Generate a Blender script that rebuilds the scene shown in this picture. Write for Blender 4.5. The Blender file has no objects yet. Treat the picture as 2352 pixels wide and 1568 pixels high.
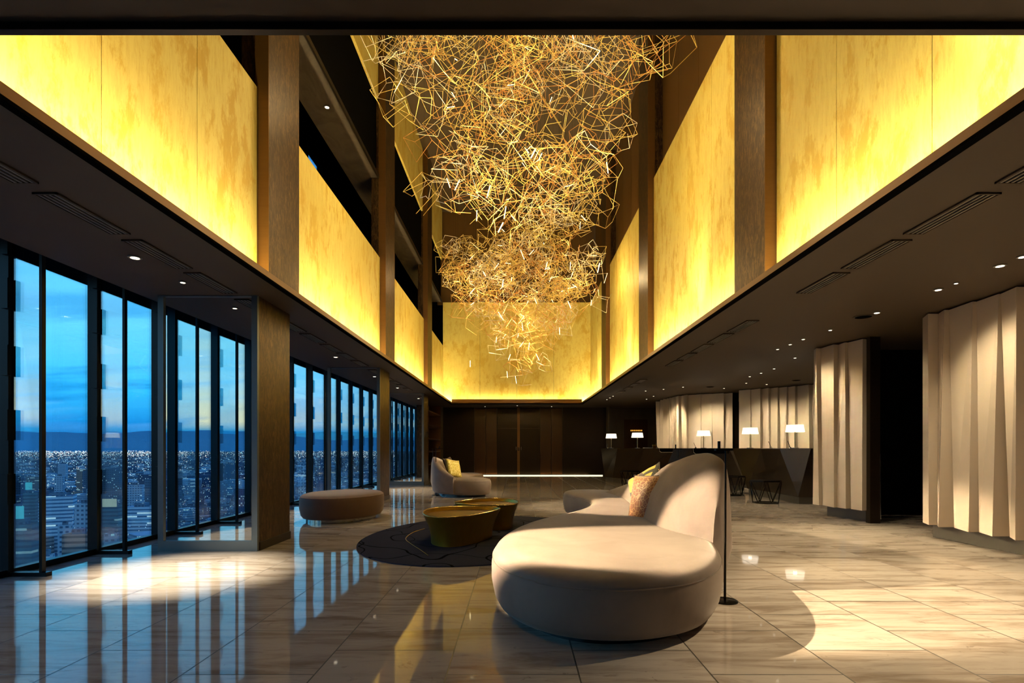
import bpy, math, random
from mathutils import Vector, Matrix, Quaternion, noise
C = bpy.context; S = C.scene
R = math.radians
# ------------------------------------------------------------------ camera
FPX = 1262.0; VX = 1187.0; VY = 1029.0; EYE = 1.1
cd = bpy.data.cameras.new('camera'); cam = bpy.data.objects.new('camera', cd); S.collection.objects.link(cam)
cam.location = (0, 0, EYE); cam.rotation_euler = (R(90), 0, 0)
cd.sensor_width = 36.0; cd.lens = 36.0*FPX/2352.0
cd.shift_x = -(VX-1176)/2352.0; cd.shift_y = (VY-784)/2352.0
cd.clip_end = 80000; cd.clip_start = 0.05
S.camera = cam
S.view_settings.view_transform = 'Standard'; S.view_settings.look = 'None'
S.view_settings.exposure = 0.0; S.view_settings.gamma = 1.0
try: S.view_settings.use_curve_mapping = False
except Exception: pass
S.cycles.use_denoising = True
S.cycles.max_bounces = 10; S.cycles.glossy_bounces = 6; S.cycles.transparent_max_bounces = 24
S.cycles.sample_clamp_indirect = 6.0
S.cycles.caustics_reflective = False; S.cycles.caustics_refractive = False

def P(px, py, Y):
    return Vector(((px-VX)/FPX*Y, Y, EYE-(py-VY)/FPX*Y))
def XF(px, Y): return (px-VX)/FPX*Y
CZ = 2.73
def PC(px, py):                       # a pixel on the low ceiling
    Y = (CZ-EYE)*FPX/(VY-py); return Vector((XF(px, Y), Y, CZ))
def PF(px, py):
    Y = EYE*FPX/(py-VY); return Vector((XF(px, Y), Y, 0))

# ------------------------------------------------------------------ node helper
class NT:
    def __init__(s, tree): s.t = tree; s.n = tree.nodes; s.l = tree.links; s.n.clear()
    def node(s, typ, _props=None, **inp):
        nd = s.n.new(typ)
        for k, v in (_props or {}).items(): setattr(nd, k, v)
        for k, v in inp.items():
            key = int(k[1:]) if (k[0] == 'i' and k[1:].isdigit()) else k.replace('_', ' ')
            sock = nd.inputs[key]
            if isinstance(v, bpy.types.NodeSocket): s.l.new(v, sock)
            elif isinstance(v, bpy.types.Node): s.l.new(v.outputs[0], sock)
            else:
                if isinstance(v, (tuple, list)) and len(v) == 3 and sock.type == 'RGBA': v = (*v, 1)
                sock.default_value = v
        return nd
    def m(s, op, a, b=0.0, c=0.0, clamp=False):
        nd = s.node('ShaderNodeMath', {'operation': op, 'use_clamp': clamp}, i0=a, i1=b)
        if op in ('MULTIPLY_ADD', 'SMOOTH_MIN', 'COMPARE', 'WRAP'):
            if isinstance(c, (bpy.types.NodeSocket, bpy.types.Node)): s.l.new(c if isinstance(c, bpy.types.NodeSocket) else c.outputs[0], nd.inputs[2])
            else: nd.inputs[2].default_value = c
        return nd.outputs[0]
    def mix(s, f, a, b, typ='MIX'):
        nd = s.n.new('ShaderNodeMix'); nd.data_type = 'RGBA'; nd.blend_type = typ
        for sock, v in ((nd.inputs[0], f), (nd.inputs[6], a), (nd.inputs[7], b)):
            if isinstance(v, bpy.types.NodeSocket): s.l.new(v, sock)
            elif isinstance(v, bpy.types.Node): s.l.new(v.outputs[0], sock)
            else: sock.default_value = (*v, 1) if isinstance(v, (tuple, list)) and len(v) == 3 else v
        return nd.outputs[2]
    def rng(s, v, a, b, c=0.0, d=1.0, smooth=False):
        nd = s.node('ShaderNodeMapRange', {'clamp': True, 'interpolation_type': 'SMOOTHSTEP' if smooth else 'LINEAR'}, i0=v, i1=a, i2=b, i3=c, i4=d)
        return nd.outputs[0]
    def ramp(s, f, stops, interp='LINEAR'):
        nd = s.node('ShaderNodeValToRGB', None, Fac=f); cr = nd.color_ramp; cr.interpolation = interp
        while len(cr.elements) < len(stops): cr.elements.new(0.5)
        for e, (p, c) in zip(cr.elements, stops): e.position = p; e.color = (*c, 1) if len(c) == 3 else c
        return nd.outputs[0]
    def obj(s): return s.node('ShaderNodeTexCoord').outputs['Object']
    def mapping(s, v, scale=(1, 1, 1), rot=(0, 0, 0), loc=(0, 0, 0)):
        return s.node('ShaderNodeMapping', None, Vector=v, Scale=scale, Rotation=rot, Location=loc).outputs[0]
    def noise(s, v, scale, detail=4, rough=0.5, dist=0.0):
        return s.node('ShaderNodeTexNoise', None, Vector=v, Scale=scale, Detail=detail, Roughness=rough, Distortion=dist).outputs[0]
    def xyz(s, v):
        o = s.node('ShaderNodeSeparateXYZ', None, i0=v).outputs; return o[0], o[1], o[2]
    def comb(s, x, y, z): return s.node('ShaderNodeCombineXYZ', None, i0=x, i1=y, i2=z).outputs[0]

def newmat(name):
    m = bpy.data.materials.new(name); m.use_nodes = True
    return m, NT(m.node_tree)
def finish(nt, shader):
    o = nt.node('ShaderNodeOutputMaterial'); nt.l.new(shader if isinstance(shader, bpy.types.NodeSocket) else shader.outputs[0], o.inputs[0])
def pbr(name, col, rough=0.5, metal=0.0, bump=None, **kw):
    m, nt = newmat(name)
    b = nt.node('ShaderNodeBsdfPrincipled', None, Base_Color=col, Roughness=rough, Metallic=metal, **kw)
    finish(nt, b); return m
def emis(name, col, st):
    m, nt = newmat(name); finish(nt, nt.node('ShaderNodeEmission', None, Color=col, Strength=st)); return m

# ------------------------------------------------------------------ world: dusk sky
def make_world():
    w = bpy.data.worlds.new('dusk_sky'); w.use_nodes = True; S.world = w
    nt = NT(w.node_tree)
    d = nt.node('ShaderNodeTexCoord').outputs['Generated']
    x, y, z = nt.xyz(d)
    e = nt.m('MAXIMUM', z, 0.0)
    blue = nt.ramp(nt.m('MULTIPLY', e, 2.0), [(0.0, (0.002, 0.045, 0.14)), (0.07, (0.003, 0.10, 0.27)), (0.18, (0.015, 0.22, 0.42)), (0.36, (0.055, 0.27, 0.42)), (0.62, (0.04, 0.22, 0.42)), (1.0, (0.01, 0.06, 0.20))])
    warm = nt.ramp(nt.m('MULTIPLY', e, 2.0), [(0.0, (0.02, 0.10, 0.20)), (0.055, (0.01, 0.11, 0.20)), (0.085, (0.27, 0.28, 0.20)), (0.2, (0.17, 0.26, 0.25)), (0.45, (0.08, 0.24, 0.33)), (1.0, (0.02, 0.08, 0.20))])
    side = nt.rng(nt.m('MULTIPLY_ADD', x, 0.25, y), 0.25, -0.55)
    base = nt.mix(side, blue, warm)
    # cloud decks, projected on a high plane so they flatten towards the horizon
    k = nt.m('ADD', e, 0.12)
    u = nt.m('DIVIDE', x, k); v = nt.m('DIVIDE', y, k)
    cv = nt.comb(u, v, 0.0)
    n1 = nt.noise(nt.mapping(cv, (0.22, 0.5, 1), (0, 0, R(35)), (3.1, 1.2, 0)), 1.0, 6, 0.55, 0.6)
    c1 = nt.rng(n1, 0.53, 0.61, 0, 1, True)
    n2 = nt.noise(nt.mapping(cv, (0.12, 1.3, 1), (0, 0, R(50)), (0.4, 7.0, 0)), 1.4, 7, 0.6, 0.8)
    c2 = nt.rng(n2, 0.52, 0.64, 0, 0.55, True)
    dark = nt.mix(side, (0.002, 0.10, 0.27), (0.01, 0.11, 0.24))
    lowf = nt.rng(e, 0.0, 0.30, 0.85, 0.35)
    col = nt.mix(nt.m('MULTIPLY', c1, lowf), base, dark)
    n3 = nt.noise(nt.mapping(cv, (0.3, 0.8, 1), (0, 0, R(20)), (9.0, 2.0, 0)), 0.9, 5, 0.5, 0.4)
    c3 = nt.m('MULTIPLY', nt.rng(n3, 0.52, 0.66, 0, 0.5, True), nt.rng(e, 0.02, 0.08))
    col = nt.mix(c3, col, (0.13, 0.28, 0.42))
    col = nt.mix(nt.m('MULTIPLY', c2, 0.6), col, (0.012, 0.17, 0.34))
    bg = nt.node('ShaderNodeBackground', None, Color=col, Strength=4.6)
    o = nt.node('ShaderNodeOutputWorld'); nt.l.new(bg.outputs[0], o.inputs[0])
make_world()

# ------------------------------------------------------------------ lights
def link_light(name, ld, loc, d, up=None):
    o = bpy.data.objects.new(name, ld); S.collection.objects.link(o)
    z = -Vector(d).normalized()
    xa = Vector(up) if up else (Vector((0, 0, 1)) if abs(z.z) < 0.9 else Vector((0, 1, 0))).cross(z)
    xa = (xa - z*xa.dot(z)).normalized(); ya = z.cross(xa)
    m = Matrix((xa, ya, z)).transposed().to_4x4(); m.translation = Vector(loc)
    o.matrix_world = m; return o
def area(name, loc, d, sx, sy, w, col, up=(0, 1, 0), spread=180):
    l = bpy.data.lights.new(name, 'AREA'); l.shape = 'RECTANGLE'; l.size = sx; l.size_y = sy; l.energy = w; l.color = col
    l.spread = R(spread); return link_light(name, l, loc, d, up)
def spot(name, loc, to, w, ang, col=(1, 0.83, 0.6), blend=0.4, r=0.03):
    l = bpy.data.lights.new(name, 'SPOT'); l.energy = w; l.color = col; l.spot_size = R(ang); l.spot_blend = blend; l.shadow_soft_size = r
    return link_light(name, l, loc, Vector(to)-Vector(loc))
def point(name, loc, w, col=(1, 0.75, 0.4), r=0.05):
    l = bpy.data.lights.new(name, 'POINT'); l.energy = w; l.color = col; l.shadow_soft_size = r
    o = bpy.data.objects.new(name, l); S.collection.objects.link(o); o.location = loc; return o
WARM = (1.0, 0.77, 0.46); GOLD = (1.0, 0.80, 0.40)
BAYS = [(1.47, 5.86), (6.72, 11.11), (11.97, 16.36), (17.22, 20.62)]
for (a, b) in BAYS:
    L = b-a-0.1; c = (a+b)/2
    area('cove_light', (-2.56, c, 2.80), (-0.33, 0, 1), L, 0.03, 25*L, GOLD)
    area('cove_light', (2.56, c, 2.80), (0.33, 0, 1), L, 0.03, 25*L, GOLD)
    spot('cove_uplight', (2.46, c-0.7, 2.80), (2.77, c-0.3, 6.0), 300, 62, GOLD, 1.0, 0.05)
area('cove_light', (0, 20.46, 2.80), (0, 0.15, 1), 5.2, 0.03, 46, GOLD, (1, 0, 0))
# downlights that draw the pools of light
spot('downlight_beam', (-3.26, 4.69, 2.70), (-3.0, 4.85, 0), 1250, 46, (1, .84, .6), 1.0, 0.03)
spot('downlight_beam', (-3.27, 9.75, 2.70), (-3.0, 9.0, 0), 260, 60, WARM, 0.8, 0.03)
spot('downlight_beam', (-3.25, 14.8, 2.70), (-2.6, 14.2, 0), 500, 70, WARM, 0.8, 0.03)
# adjustable accent spots on the left ledge, aimed across the lobby
spot('accent_beam', (-2.36, 3.95, 2.70), (1.10, 3.97, 0.1), 4200, 28, WARM, 0.35, 0.02)
spot('accent_beam', (3.4, 4.2, 2.70), (3.3, 3.4, 0), 520, 96, WARM, 0.5, 0.03)
spot('accent_beam', (3.6, 6.6, 2.70), (3.3, 6.6, 0), 260, 90, WARM, 0.6, 0.03)
spot('accent_beam', (-2.36, 6.87, 2.70), (1.45, 6.6, 0.55), 3400, 30, WARM, 0.35, 0.02)
spot('accent_beam', (-2.36, 9.6, 2.70), (2.6, 10.6, 0), 900, 44, WARM, 0.6, 0.02)
spot('accent_beam', (2.36, 12.5, 2.70), (-1.7, 13.3, 0.6), 500, 45, WARM, 0.6, 0.02)
# wall washers over the pleated walls
for (x, y, tx, ty, w) in ((4.2, 5.6, 5.3, 5.6, 60), (4.2, 7.2, 5.2, 7.2, 30), (4.1, 8.7, 5.2, 8.7, 50), (5.2, 10.2, 5.6, 10.4, 35),
                          (5.9, 13.8, 6.9, 14.7, 80), (6.6, 12.9, 7.4, 14.0, 60), (4.4, 16.6, 5.1, 17.4, 80), (5.2, 15.3, 5.9, 16.3, 80), (3.9, 18.2, 5.0, 18.6, 50), (3.6, 10.4, 3.8, 10.9, 50), (3.4, 7.0, 3.6, 7.4, 30)):
    spot('washer_beam', (x, y, 2.69), (tx, ty, 0.7), w*1.9, 95, WARM, 0.9, 0.04)
spot('downlight_beam', (0.0, 21.2, 2.69), (0.0, 21.9, 0), 25, 60, WARM, 0.9, 0.04)
# glowing rods inside the chandelier
for (px, py, Y) in ((1225, 350, 8.2), (1120, 440, 8.6), (1150, 520, 8.8), (1000, 240, 8.0), (1370, 260, 7.6), (1180, 140, 8.0),
                    (1150, 650, 14), (1300, 620, 14.2), (1200, 740, 14.2), (1220, 820, 14.3), (1180, 790, 13.7), (1080, 640, 14.0), (1370, 640, 14.5)):
    point('chandelier_glow', P(px, py, Y), 45 if Y < 10 else 30, (1, 0.72, 0.34), 0.10)
for (y, w) in ((8.3, 420), (14.4, 420)):  # fill spots added overhead to brighten the wire rods
    spot('chandelier_fill', (0.0, y-1.5, 9.9), (0.1, y, 5.0), w*0.7, 62, GOLD, 1.0, 0.2)

# ------------------------------------------------------------------ mesh builder
class MB:
    def __init__(s): s.v = []; s.f = []; s.uv = None
    def add(s, vs, fs):
        o = len(s.v); s.v += [tuple(v) for v in vs]; s.f += [tuple(i+o for i in f) for f in fs]; return s
    def box(s, x0, x1, y0, y1, z0, z1, rz=0, c=None):
        vs = [Vector((x, y, z)) for z in (z0, z1) for y in (y0, y1) for x in (x0, x1)]
        if rz:
            c = Vector(c) if c else Vector(((x0+x1)/2, (y0+y1)/2, 0)); q = Matrix.Rotation(rz, 3, 'Z')
            vs = [q @ (v-c)+c for v in vs]
        return s.add(vs, [(0, 2, 3, 1), (4, 5, 7, 6), (0, 1, 5, 4), (2, 6, 7, 3), (0, 4, 6, 2), (1, 3, 7, 5)])
    def tube(s, a, b, r0, r1=None, n=8, cap=True):
        r1 = r0 if r1 is None else r1; a = Vector(a); b = Vector(b); d = (b-a).normalized()
        u = d.orthogonal().normalized(); w = d.cross(u)
        vs = []
        for (p, r) in ((a, r0), (b, r1)):
            for i in range(n):
                t = 2*math.pi*i/n; vs.append(p+u*math.cos(t)*r+w*math.sin(t)*r)
        fs = [(i, (i+1) % n, n+(i+1) % n, n+i) for i in range(n)]
        if cap: fs += [tuple(range(n-1, -1, -1)), tuple(range(n, 2*n))]
        return s.add(vs, fs)
    def path(s, pts, r, n=6):
        for a, b in zip(pts[:-1], pts[1:]): s.tube(a, b, r, r, n)
        return s
    def loft(s, rings, cap0=True, cap1=True):
        n = len(rings[0]); vs = [p for r in rings for p in r]; fs = []
        for k in range(len(rings)-1):
            for i in range(n):
                j = (i+1) % n; fs.append((k*n+i, k*n+j, (k+1)*n+j, (k+1)*n+i))
        if cap0: fs.append(tuple(range(n-1, -1, -1)))
        if cap1: fs.append(tuple((len(rings)-1)*n+i for i in range(n)))
        return s.add(vs, fs)
    def lathe(s, prof, n=32, c=(0, 0, 0)):
        rings = [[Vector((c[0]+r*math.cos(2*math.pi*i/n), c[1]+r*math.sin(2*math.pi*i/n), c[2]+z)) for i in range(n)] for r, z in prof]
        return s.loft(rings)
    def build(s, name, mat, parent=None, smooth=False, loc=None, bevel=0.0, ang=40):
        me = bpy.data.meshes.new(name)
        off = Vector(loc) if loc is not None else Vector((0, 0, 0))
        me.from_pydata([Vector(v)-off for v in s.v], [], s.f); me.update()
        if mat: me.materials.append(mat)
        o = bpy.data.objects.new(name, me); S.collection.objects.link(o)
        if parent is not None: o.parent = parent
        if loc is not None: o.location = off
        if smooth:
            for p in me.polygons: p.use_smooth = True
            try: me.set_sharp_from_angle(angle=R(ang))
            except Exception: pass
        if bevel:
            b = o.modifiers.new('bevel', 'BEVEL'); b.width = bevel; b.segments = 2; b.limit_method = 'ANGLE'
        return o
def tag(o, label, cat, group=None, kind=None):
    if label: o['label'] = label
    if cat: o['category'] = cat
    if group: o['group'] = group
    if kind: o['kind'] = kind
    return o
def struct(o): o['kind'] = 'structure'; return o
def empty(name, loc=(0, 0, 0), rz=0):
    o = bpy.data.objects.new(name, None); S.collection.objects.link(o); o.location = loc; o.rotation_euler = (0, 0, rz); return o
def copy_tree(o, parent=None):
    c = o.copy(); S.collection.objects.link(c)
    if parent is not None: c.parent = parent
    for ch in list(o.children): copy_tree(ch, c)
    return c
def smooth_closed(pts, k=6):
    n = len(pts); out = []
    for i in range(n):
        p0, p1, p2, p3 = (Vector(pts[(i+j-1) % n]) for j in range(4))
        for q in range(k):
            t = q/k
            out.append(0.5*((2*p1)+(p2-p0)*t+(2*p0-5*p1+4*p2-p3)*t*t+(3*p1-p0-3*p2+p3)*t**3))
    return out
def smooth_open(pts, k=6):
    pts = [Vector(p) for p in pts]; n = len(pts); out = []
    for i in range(n-1):
        p0 = pts[max(i-1, 0)]; p1 = pts[i]; p2 = pts[i+1]; p3 = pts[min(i+2, n-1)]
        for q in range(k):
            t = q/k
            out.append(0.5*((2*p1)+(p2-p0)*t+(2*p0-5*p1+4*p2-p3)*t*t+(3*p1-p0-3*p2+p3)*t**3))
    out.append(pts[-1]); return out
def inset(pts, d):
    n = len(pts); ar = sum(pts[i].x*pts[(i+1) % n].y-pts[(i+1) % n].x*pts[i].y for i in range(n)); sg = 1 if ar > 0 else -1
    out = []
    for i in range(n):
        t = (pts[(i+1) % n]-pts[i-1]); t = Vector((t.x, t.y, 0)).normalized()
        out.append(pts[i]+Vector((-t.y, t.x, 0))*d*sg)
    return out
def at_z(pts, z): return [Vector((p.x, p.y, z)) for p in pts]

# ------------------------------------------------------------------ materials
def mat_floor():
    m, nt = newmat('polished_marble_tile'); W = 0.643
    co = nt.obj(); x, y, z = nt.xyz(co)
    cx = nt.m('DIVIDE', nt.m('SUBTRACT', x, 0.302), W); col = nt.m('FLOOR', cx)
    par = nt.m('MODULO', nt.m('ADD', col, 100.0), 2.0)
    cy = nt.m('DIVIDE', nt.m('SUBTRACT', y, 2.992), W)
    cy = nt.m('ADD', cy, nt.m('MULTIPLY', par, 0.5)); row = nt.m('FLOOR', cy)
    fx = nt.m('FRACT', cx); fy = nt.m('FRACT', cy)
    g = 0.006
    gx = nt.m('LESS_THAN', nt.m('MINIMUM', fx, nt.m('SUBTRACT', 1.0, fx)), g)
    gy = nt.m('LESS_THAN', nt.m('MINIMUM', fy, nt.m('SUBTRACT', 1.0, fy)), g)
    joint = nt.m('MAXIMUM', gx, gy)
    rnd = nt.node('ShaderNodeTexWhiteNoise', {'noise_dimensions': '2D'}, Vector=nt.comb(col, row, 0.0))
    sh = nt.node('ShaderNodeVectorMath', {'operation': 'SCALE'}, i0=rnd.outputs['Color']); sh.inputs['Scale'].default_value = 13.0
    v = nt.node('ShaderNodeVectorMath', {'operation': 'ADD'}, i0=co, i1=sh.outputs[0]).outputs[0]
    st = nt.mapping(v, (0.55, 3.2, 1), (0, 0, R(14)))
    n1 = nt.noise(st, 1.7, 8, 0.62, 1.2); n2 = nt.noise(nt.mapping(v, (0.9, 5.0, 1), (0, 0, R(20))), 3.0, 8, 0.7, 2.0)
    n3 = nt.noise(v, 6.0, 8, 0.7, 0.5)
    f1 = nt.rng(n1, 0.42, 0.70, 0, 1, True)
    c = nt.mix(f1, (0.62, 0.56, 0.50), (0.30, 0.24, 0.19))
    c = nt.mix(nt.rng(n2, 0.54, 0.78, 0, 0.7), c, (0.17, 0.12, 0.09))
    c = nt.mix(nt.rng(n3, 0.64, 0.70, 0, 0.6), c, (0.13, 0.095, 0.08))
    c = nt.mix(nt.m('MULTIPLY', rnd.outputs['Value'], 0.28), c, (0.36, 0.29, 0.24))
    c = nt.mix(nt.m('MULTIPLY', joint, 0.95), c, (0.03, 0.025, 0.02))
    rough = nt.m('ADD', nt.m('MULTIPLY', joint, 0.4), nt.m('MULTIPLY_ADD', n3, 0.04, 0.02))
    b = nt.node('ShaderNodeBsdfPrincipled', None, Base_Color=c, Roughness=rough, IOR=1.6)
    bm = nt.node('ShaderNodeBump', None, Strength=0.25, Distance=0.002, Height=nt.m('SUBTRACT', 1.0, joint))
    nt.l.new(bm.outputs[0], b.inputs['Normal'])
    finish(nt, b); return m
def mat_gold_wall():
    m, nt = newmat('gold_leaf_plaster'); co = nt.obj()
    n1 = nt.noise(nt.mapping(co, (1.6, 2.2, 0.95), (R(22), R(12), 0)), 1.7, 11, 0.74, 0.15)
    n2 = nt.noise(nt.mapping(co, (9, 16, 2.6), (R(16), R(10), 0)), 1.5, 8, 0.78, 0.1)
    n3 = nt.noise(nt.mapping(co, (0.5, 0.5, 0.35)), 1.1, 3, 0.5)
    c = nt.mix(nt.rng(n1, 0.49, 0.60, 0, 0.85, True), (0.97, 0.81, 0.23), (0.80, 0.53, 0.06))
    c = nt.mix(nt.rng(n2, 0.45, 0.75, 0, 0.6), c, (0.70, 0.44, 0.06))
    c = nt.mix(nt.rng(n3, 0.4, 0.7, 0, 0.5), c, (0.90, 0.66, 0.12))
    b = nt.node('ShaderNodeBsdfPrincipled', None, Base_Color=c, Roughness=0.62, Metallic=0.15)
    finish(nt, b); return m
def mat_bronze():
    m, nt = newmat('mottled_bronze_plaster'); co = nt.obj()
    n1 = nt.noise(nt.mapping(co, (8, 8, 2.6)), 3.0, 9, 0.78, 0.8)
    n2 = nt.noise(nt.mapping(co, (1, 1, 0.5)), 2.0, 4, 0.6, 0.3)
    c = nt.mix(nt.rng(n1, 0.45, 0.68, 0, 1), (0.025, 0.013, 0.004), (0.20, 0.11, 0.035))
    c = nt.mix(nt.rng(n2, 0.4, 0.7, 0, 0.6), c, (0.04, 0.02, 0.007))
    b = nt.node('ShaderNodeBsdfPrincipled', None, Base_Color=c, Roughness=0.42, Metallic=0.45)
    finish(nt, b); return m
def mat_brushed(name, c0, c1, rough, metal, sc=(1, 1, 18)):
    m, nt = newmat(name); n = nt.noise(nt.mapping(nt.obj(), sc), 2.0, 5, 0.6)
    b = nt.node('ShaderNodeBsdfPrincipled', None, Base_Color=nt.mix(n, c0, c1), Roughness=rough, Metallic=metal)
    finish(nt, b); return m
def mat_velvet(name, c0, c1):
    m, nt = newmat(name); co = nt.obj()
    n = nt.noise(nt.mapping(co, (1, 1, 1)), 2.2, 5, 0.6, 0.5); n2 = nt.noise(co, 260, 2, 0.5)
    c = nt.mix(nt.rng(n, 0.35, 0.7), c0, c1)
    b = nt.node('ShaderNodeBsdfPrincipled', None, Base_Color=c, Roughness=0.75)
    b.inputs['Sheen Weight'].default_value = 0.30; b.inputs['Sheen Roughness'].default_value = 0.35
    b.inputs['Sheen Tint'].default_value = (0.9, 0.82, 0.76, 1)
    bm = nt.node('ShaderNodeBump', None, Strength=0.15, Distance=0.002, Height=n2); nt.l.new(bm.outputs[0], b.inputs['Normal'])
    finish(nt, b); return m
def mat_glass(name, refl, tint=(0.95, 0.98, 1.0), rough=0.0):
    m, nt = newmat(name)
    t = nt.node('ShaderNodeBsdfTransparent', None, Color=tint); g = nt.node('ShaderNodeBsdfGlossy', None, Color=(1, 1, 1), Roughness=rough)
    fr = nt.node('ShaderNodeLayerWeight', None, Blend=0.25)
    f = nt.m('MULTIPLY_ADD', fr.outputs[0], 0.5, refl, clamp=True)
    mx = nt.node('ShaderNodeMixShader'); nt.l.new(f, mx.inputs[0]) if not isinstance(f, bpy.types.Node) else None
    nt.l.new(t.outputs[0], mx.inputs[1]); nt.l.new(g.outputs[0], mx.inputs[2]); finish(nt, mx); return m
def nmath_ma(nt): pass
M = {}
M['gold_dim'] = mat_brushed('shaded_gold_plaster', (0.11, 0.055, 0.014), (0.17, 0.09, 0.022), 0.5, 0.2, (1, 1, 0.4))  # darker copy of the gold plaster; the upper walls' shade is in its colour
M['floor'] = mat_floor(); M['gold'] = mat_gold_wall(); M['bronze'] = mat_bronze()
M['ceil'] = pbr('dark_taupe_ceiling_paint', (0.052, 0.036, 0.021), 0.6)
M['ceil_dark'] = pbr('dark_brown_ceiling', (0.07, 0.045, 0.022), 0.6)
M['black'] = pbr('black_and_void_shade', (0.004, 0.004, 0.004), 0.9, 0.0, None, IOR=1.02)  # plain black; on voids it stands in for their shade
M['dark'] = mat_brushed('dark_bronze_metal', (0.018, 0.012, 0.008), (0.032, 0.021, 0.011), 0.3, 0.6)
M['fascia'] = mat_brushed('brown_bronze_fascia', (0.12, 0.056, 0.015), (0.16, 0.08, 0.022), 0.35, 0.5)
M['mull'] = pbr('black_aluminium', (0.012, 0.014, 0.017), 0.35, 0.6)
M['frame'] = pbr('grey_blue_steel', (0.16, 0.20, 0.23), 0.4, 0.6)
M['mirror'] = pbr('mirror_glass', (0.92, 0.95, 0.93), 0.0, 1.0)
M['glass'] = mat_glass('window_glass', 0.03)
M['fin'] = mat_glass('fin_glass', 0.32, (0.9, 1.0, 1.0))
M['velvet'] = mat_velvet('taupe_velvet', (0.22, 0.175, 0.15), (0.16, 0.122, 0.105))
M['velvet_brown'] = mat_velvet('brown_velvet', (0.11, 0.062, 0.046), (0.08, 0.043, 0.032))
M['plinth'] = pbr('black_sofa_plinth', (0.012, 0.014, 0.018), 0.25, 0.3)
M['chrome'] = pbr('dark_chrome', (0.35, 0.34, 0.33), 0.12, 1.0)
M['steel'] = pbr('brushed_steel', (0.65, 0.64, 0.60), 0.25, 1.0)
M['lamp_black'] = pbr('black_lamp_metal', (0.015, 0.014, 0.012), 0.2, 0.8)
M['tubgold'] = mat_brushed('cast_gold_metal', (0.66, 0.41, 0.045), (0.50, 0.29, 0.03), 0.36, 0.85, (6, 6, 3))
M['rim_highlight'] = pbr('rim_highlight_gold', (1.0, 0.72, 0.22), 0.18, 0.8)
M['tubtop'] = mat_brushed('dark_gold_top', (0.11, 0.05, 0.014), (0.07, 0.032, 0.009), 0.35, 0.7, (3, 3, 3))
M['wire'] = pbr('gold_wire', (1.0, 0.74, 0.22), 0.35, 0.45)
M['wire_pale'] = pbr('pale_gold_wire', (1.0, 0.88, 0.66), 0.3, 0.45)
M['wire_copper'] = pbr('copper_wire', (0.85, 0.40, 0.10), 0.35, 0.5)
M['led'] = emis('warm_led_rod', (1.0, 0.80, 0.40), 7)
M['led_strip'] = emis('led_strip_light', (1.0, 0.84, 0.5), 2.6)
M['lens'] = emis('downlight_lens', (1.0, 0.86, 0.62), 4)
M['shade'] = emis('lit_lamp_shade', (1.0, 0.86, 0.66), 1.5)
M['lacquer'] = pbr('cream_lacquer', (0.74, 0.64, 0.52), 0.16, 0.0, None, IOR=1.6)
M['pleatbase'] = pbr('dark_grey_plinth', (0.055, 0.05, 0.042), 0.45)
M['desk'] = pbr('dark_bronze_desk_panel', (0.034, 0.024, 0.015), 0.22, 0.55)
M['brown_panel'] = mat_brushed('brown_wood_panel', (0.06, 0.025, 0.007), (0.045, 0.018, 0.005), 0.3, 0.2, (22, 22, 1))
M['shelf'] = mat_brushed('dark_red_wood', (0.085, 0.03, 0.012), (0.06, 0.022, 0.01), 0.4, 0.0, (2, 2, 14))
M['marble_dark'] = mat_brushed('dark_veined_stone', (0.06, 0.045, 0.03), (0.13, 0.10, 0.06), 0.35, 0.1, (2, 2, 1))
M['white'] = pbr('white_plastic', (0.75, 0.73, 0.68), 0.4)
M['vent'] = pbr('vent_slats', (0.24, 0.22, 0.19), 0.4, 0.4)

def mat_rug():
    m, nt = newmat('charcoal_rug'); co = nt.obj()
    n = nt.noise(co, 220, 3, 0.6); n0 = nt.noise(co, 0.7, 2, 0.5)
    dv = nt.node('ShaderNodeVectorMath', {'operation': 'LENGTH'}, i0=nt.mapping(co, (1.0, 0.72, 0), (0, 0, R(-20)), (0.4, -0.2, 0)))
    rr = nt.m('MULTIPLY_ADD', n0, 1.6, dv.outputs['Value'])
    fr = nt.m('FRACT', nt.m('MULTIPLY', rr, 2.3)); ln = nt.m('LESS_THAN', fr, 0.05)
    rr2 = nt.m('ADD', nt.m('MULTIPLY', n0, -2.3), dv.outputs['Value'])
    ln2 = nt.m('LESS_THAN', nt.m('FRACT', nt.m('MULTIPLY', rr2, 1.7)), 0.03)
    c = nt.mix(n, (0.026, 0.030, 0.050), (0.05, 0.054, 0.082)); c = nt.mix(nt.m('MAXIMUM', ln, ln2), c, (0.006, 0.006, 0.009))
    b = nt.node('ShaderNodeBsdfPrincipled', None, Base_Color=c, Roughness=1.0, IOR=1.05)
    bm = nt.node('ShaderNodeBump', None, Strength=0.5, Distance=0.004, Height=n); nt.l.new(bm.outputs[0], b.inputs['Normal'])
    finish(nt, b); return m
M['rug'] = mat_rug()
def mat_pillow(name, c0, c1, scale, th=0.06):
    m, nt = newmat(name); co = nt.obj()
    v = nt.node('ShaderNodeTexVoronoi', {'feature': 'DISTANCE_TO_EDGE'}, Vector=nt.mapping(co, (1, 1, 1), (0, 0, 0)), Scale=scale)
    n = nt.noise(co, 5, 4, 0.6)
    f = nt.m('LESS_THAN', v.outputs[0], th)
    c = nt.mix(n, c0, tuple(k*0.45 for k in c0)); c = nt.mix(f, c, c1)
    b = nt.node('ShaderNodeBsdfPrincipled', None, Base_Color=c, Roughness=0.5)
    b.inputs['Sheen Weight'].default_value = 0.08
    finish(nt, b); return m
M['p_orange'] = mat_pillow('amber_patterned_velvet', (0.30, 0.095, 0.006), (0.46, 0.23, 0.06), 24, 0.045)
M['p_gold'] = mat_pillow('gold_black_velvet', (0.72, 0.46, 0.05), (0.02, 0.02, 0.01), 5, 0.10)
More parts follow.
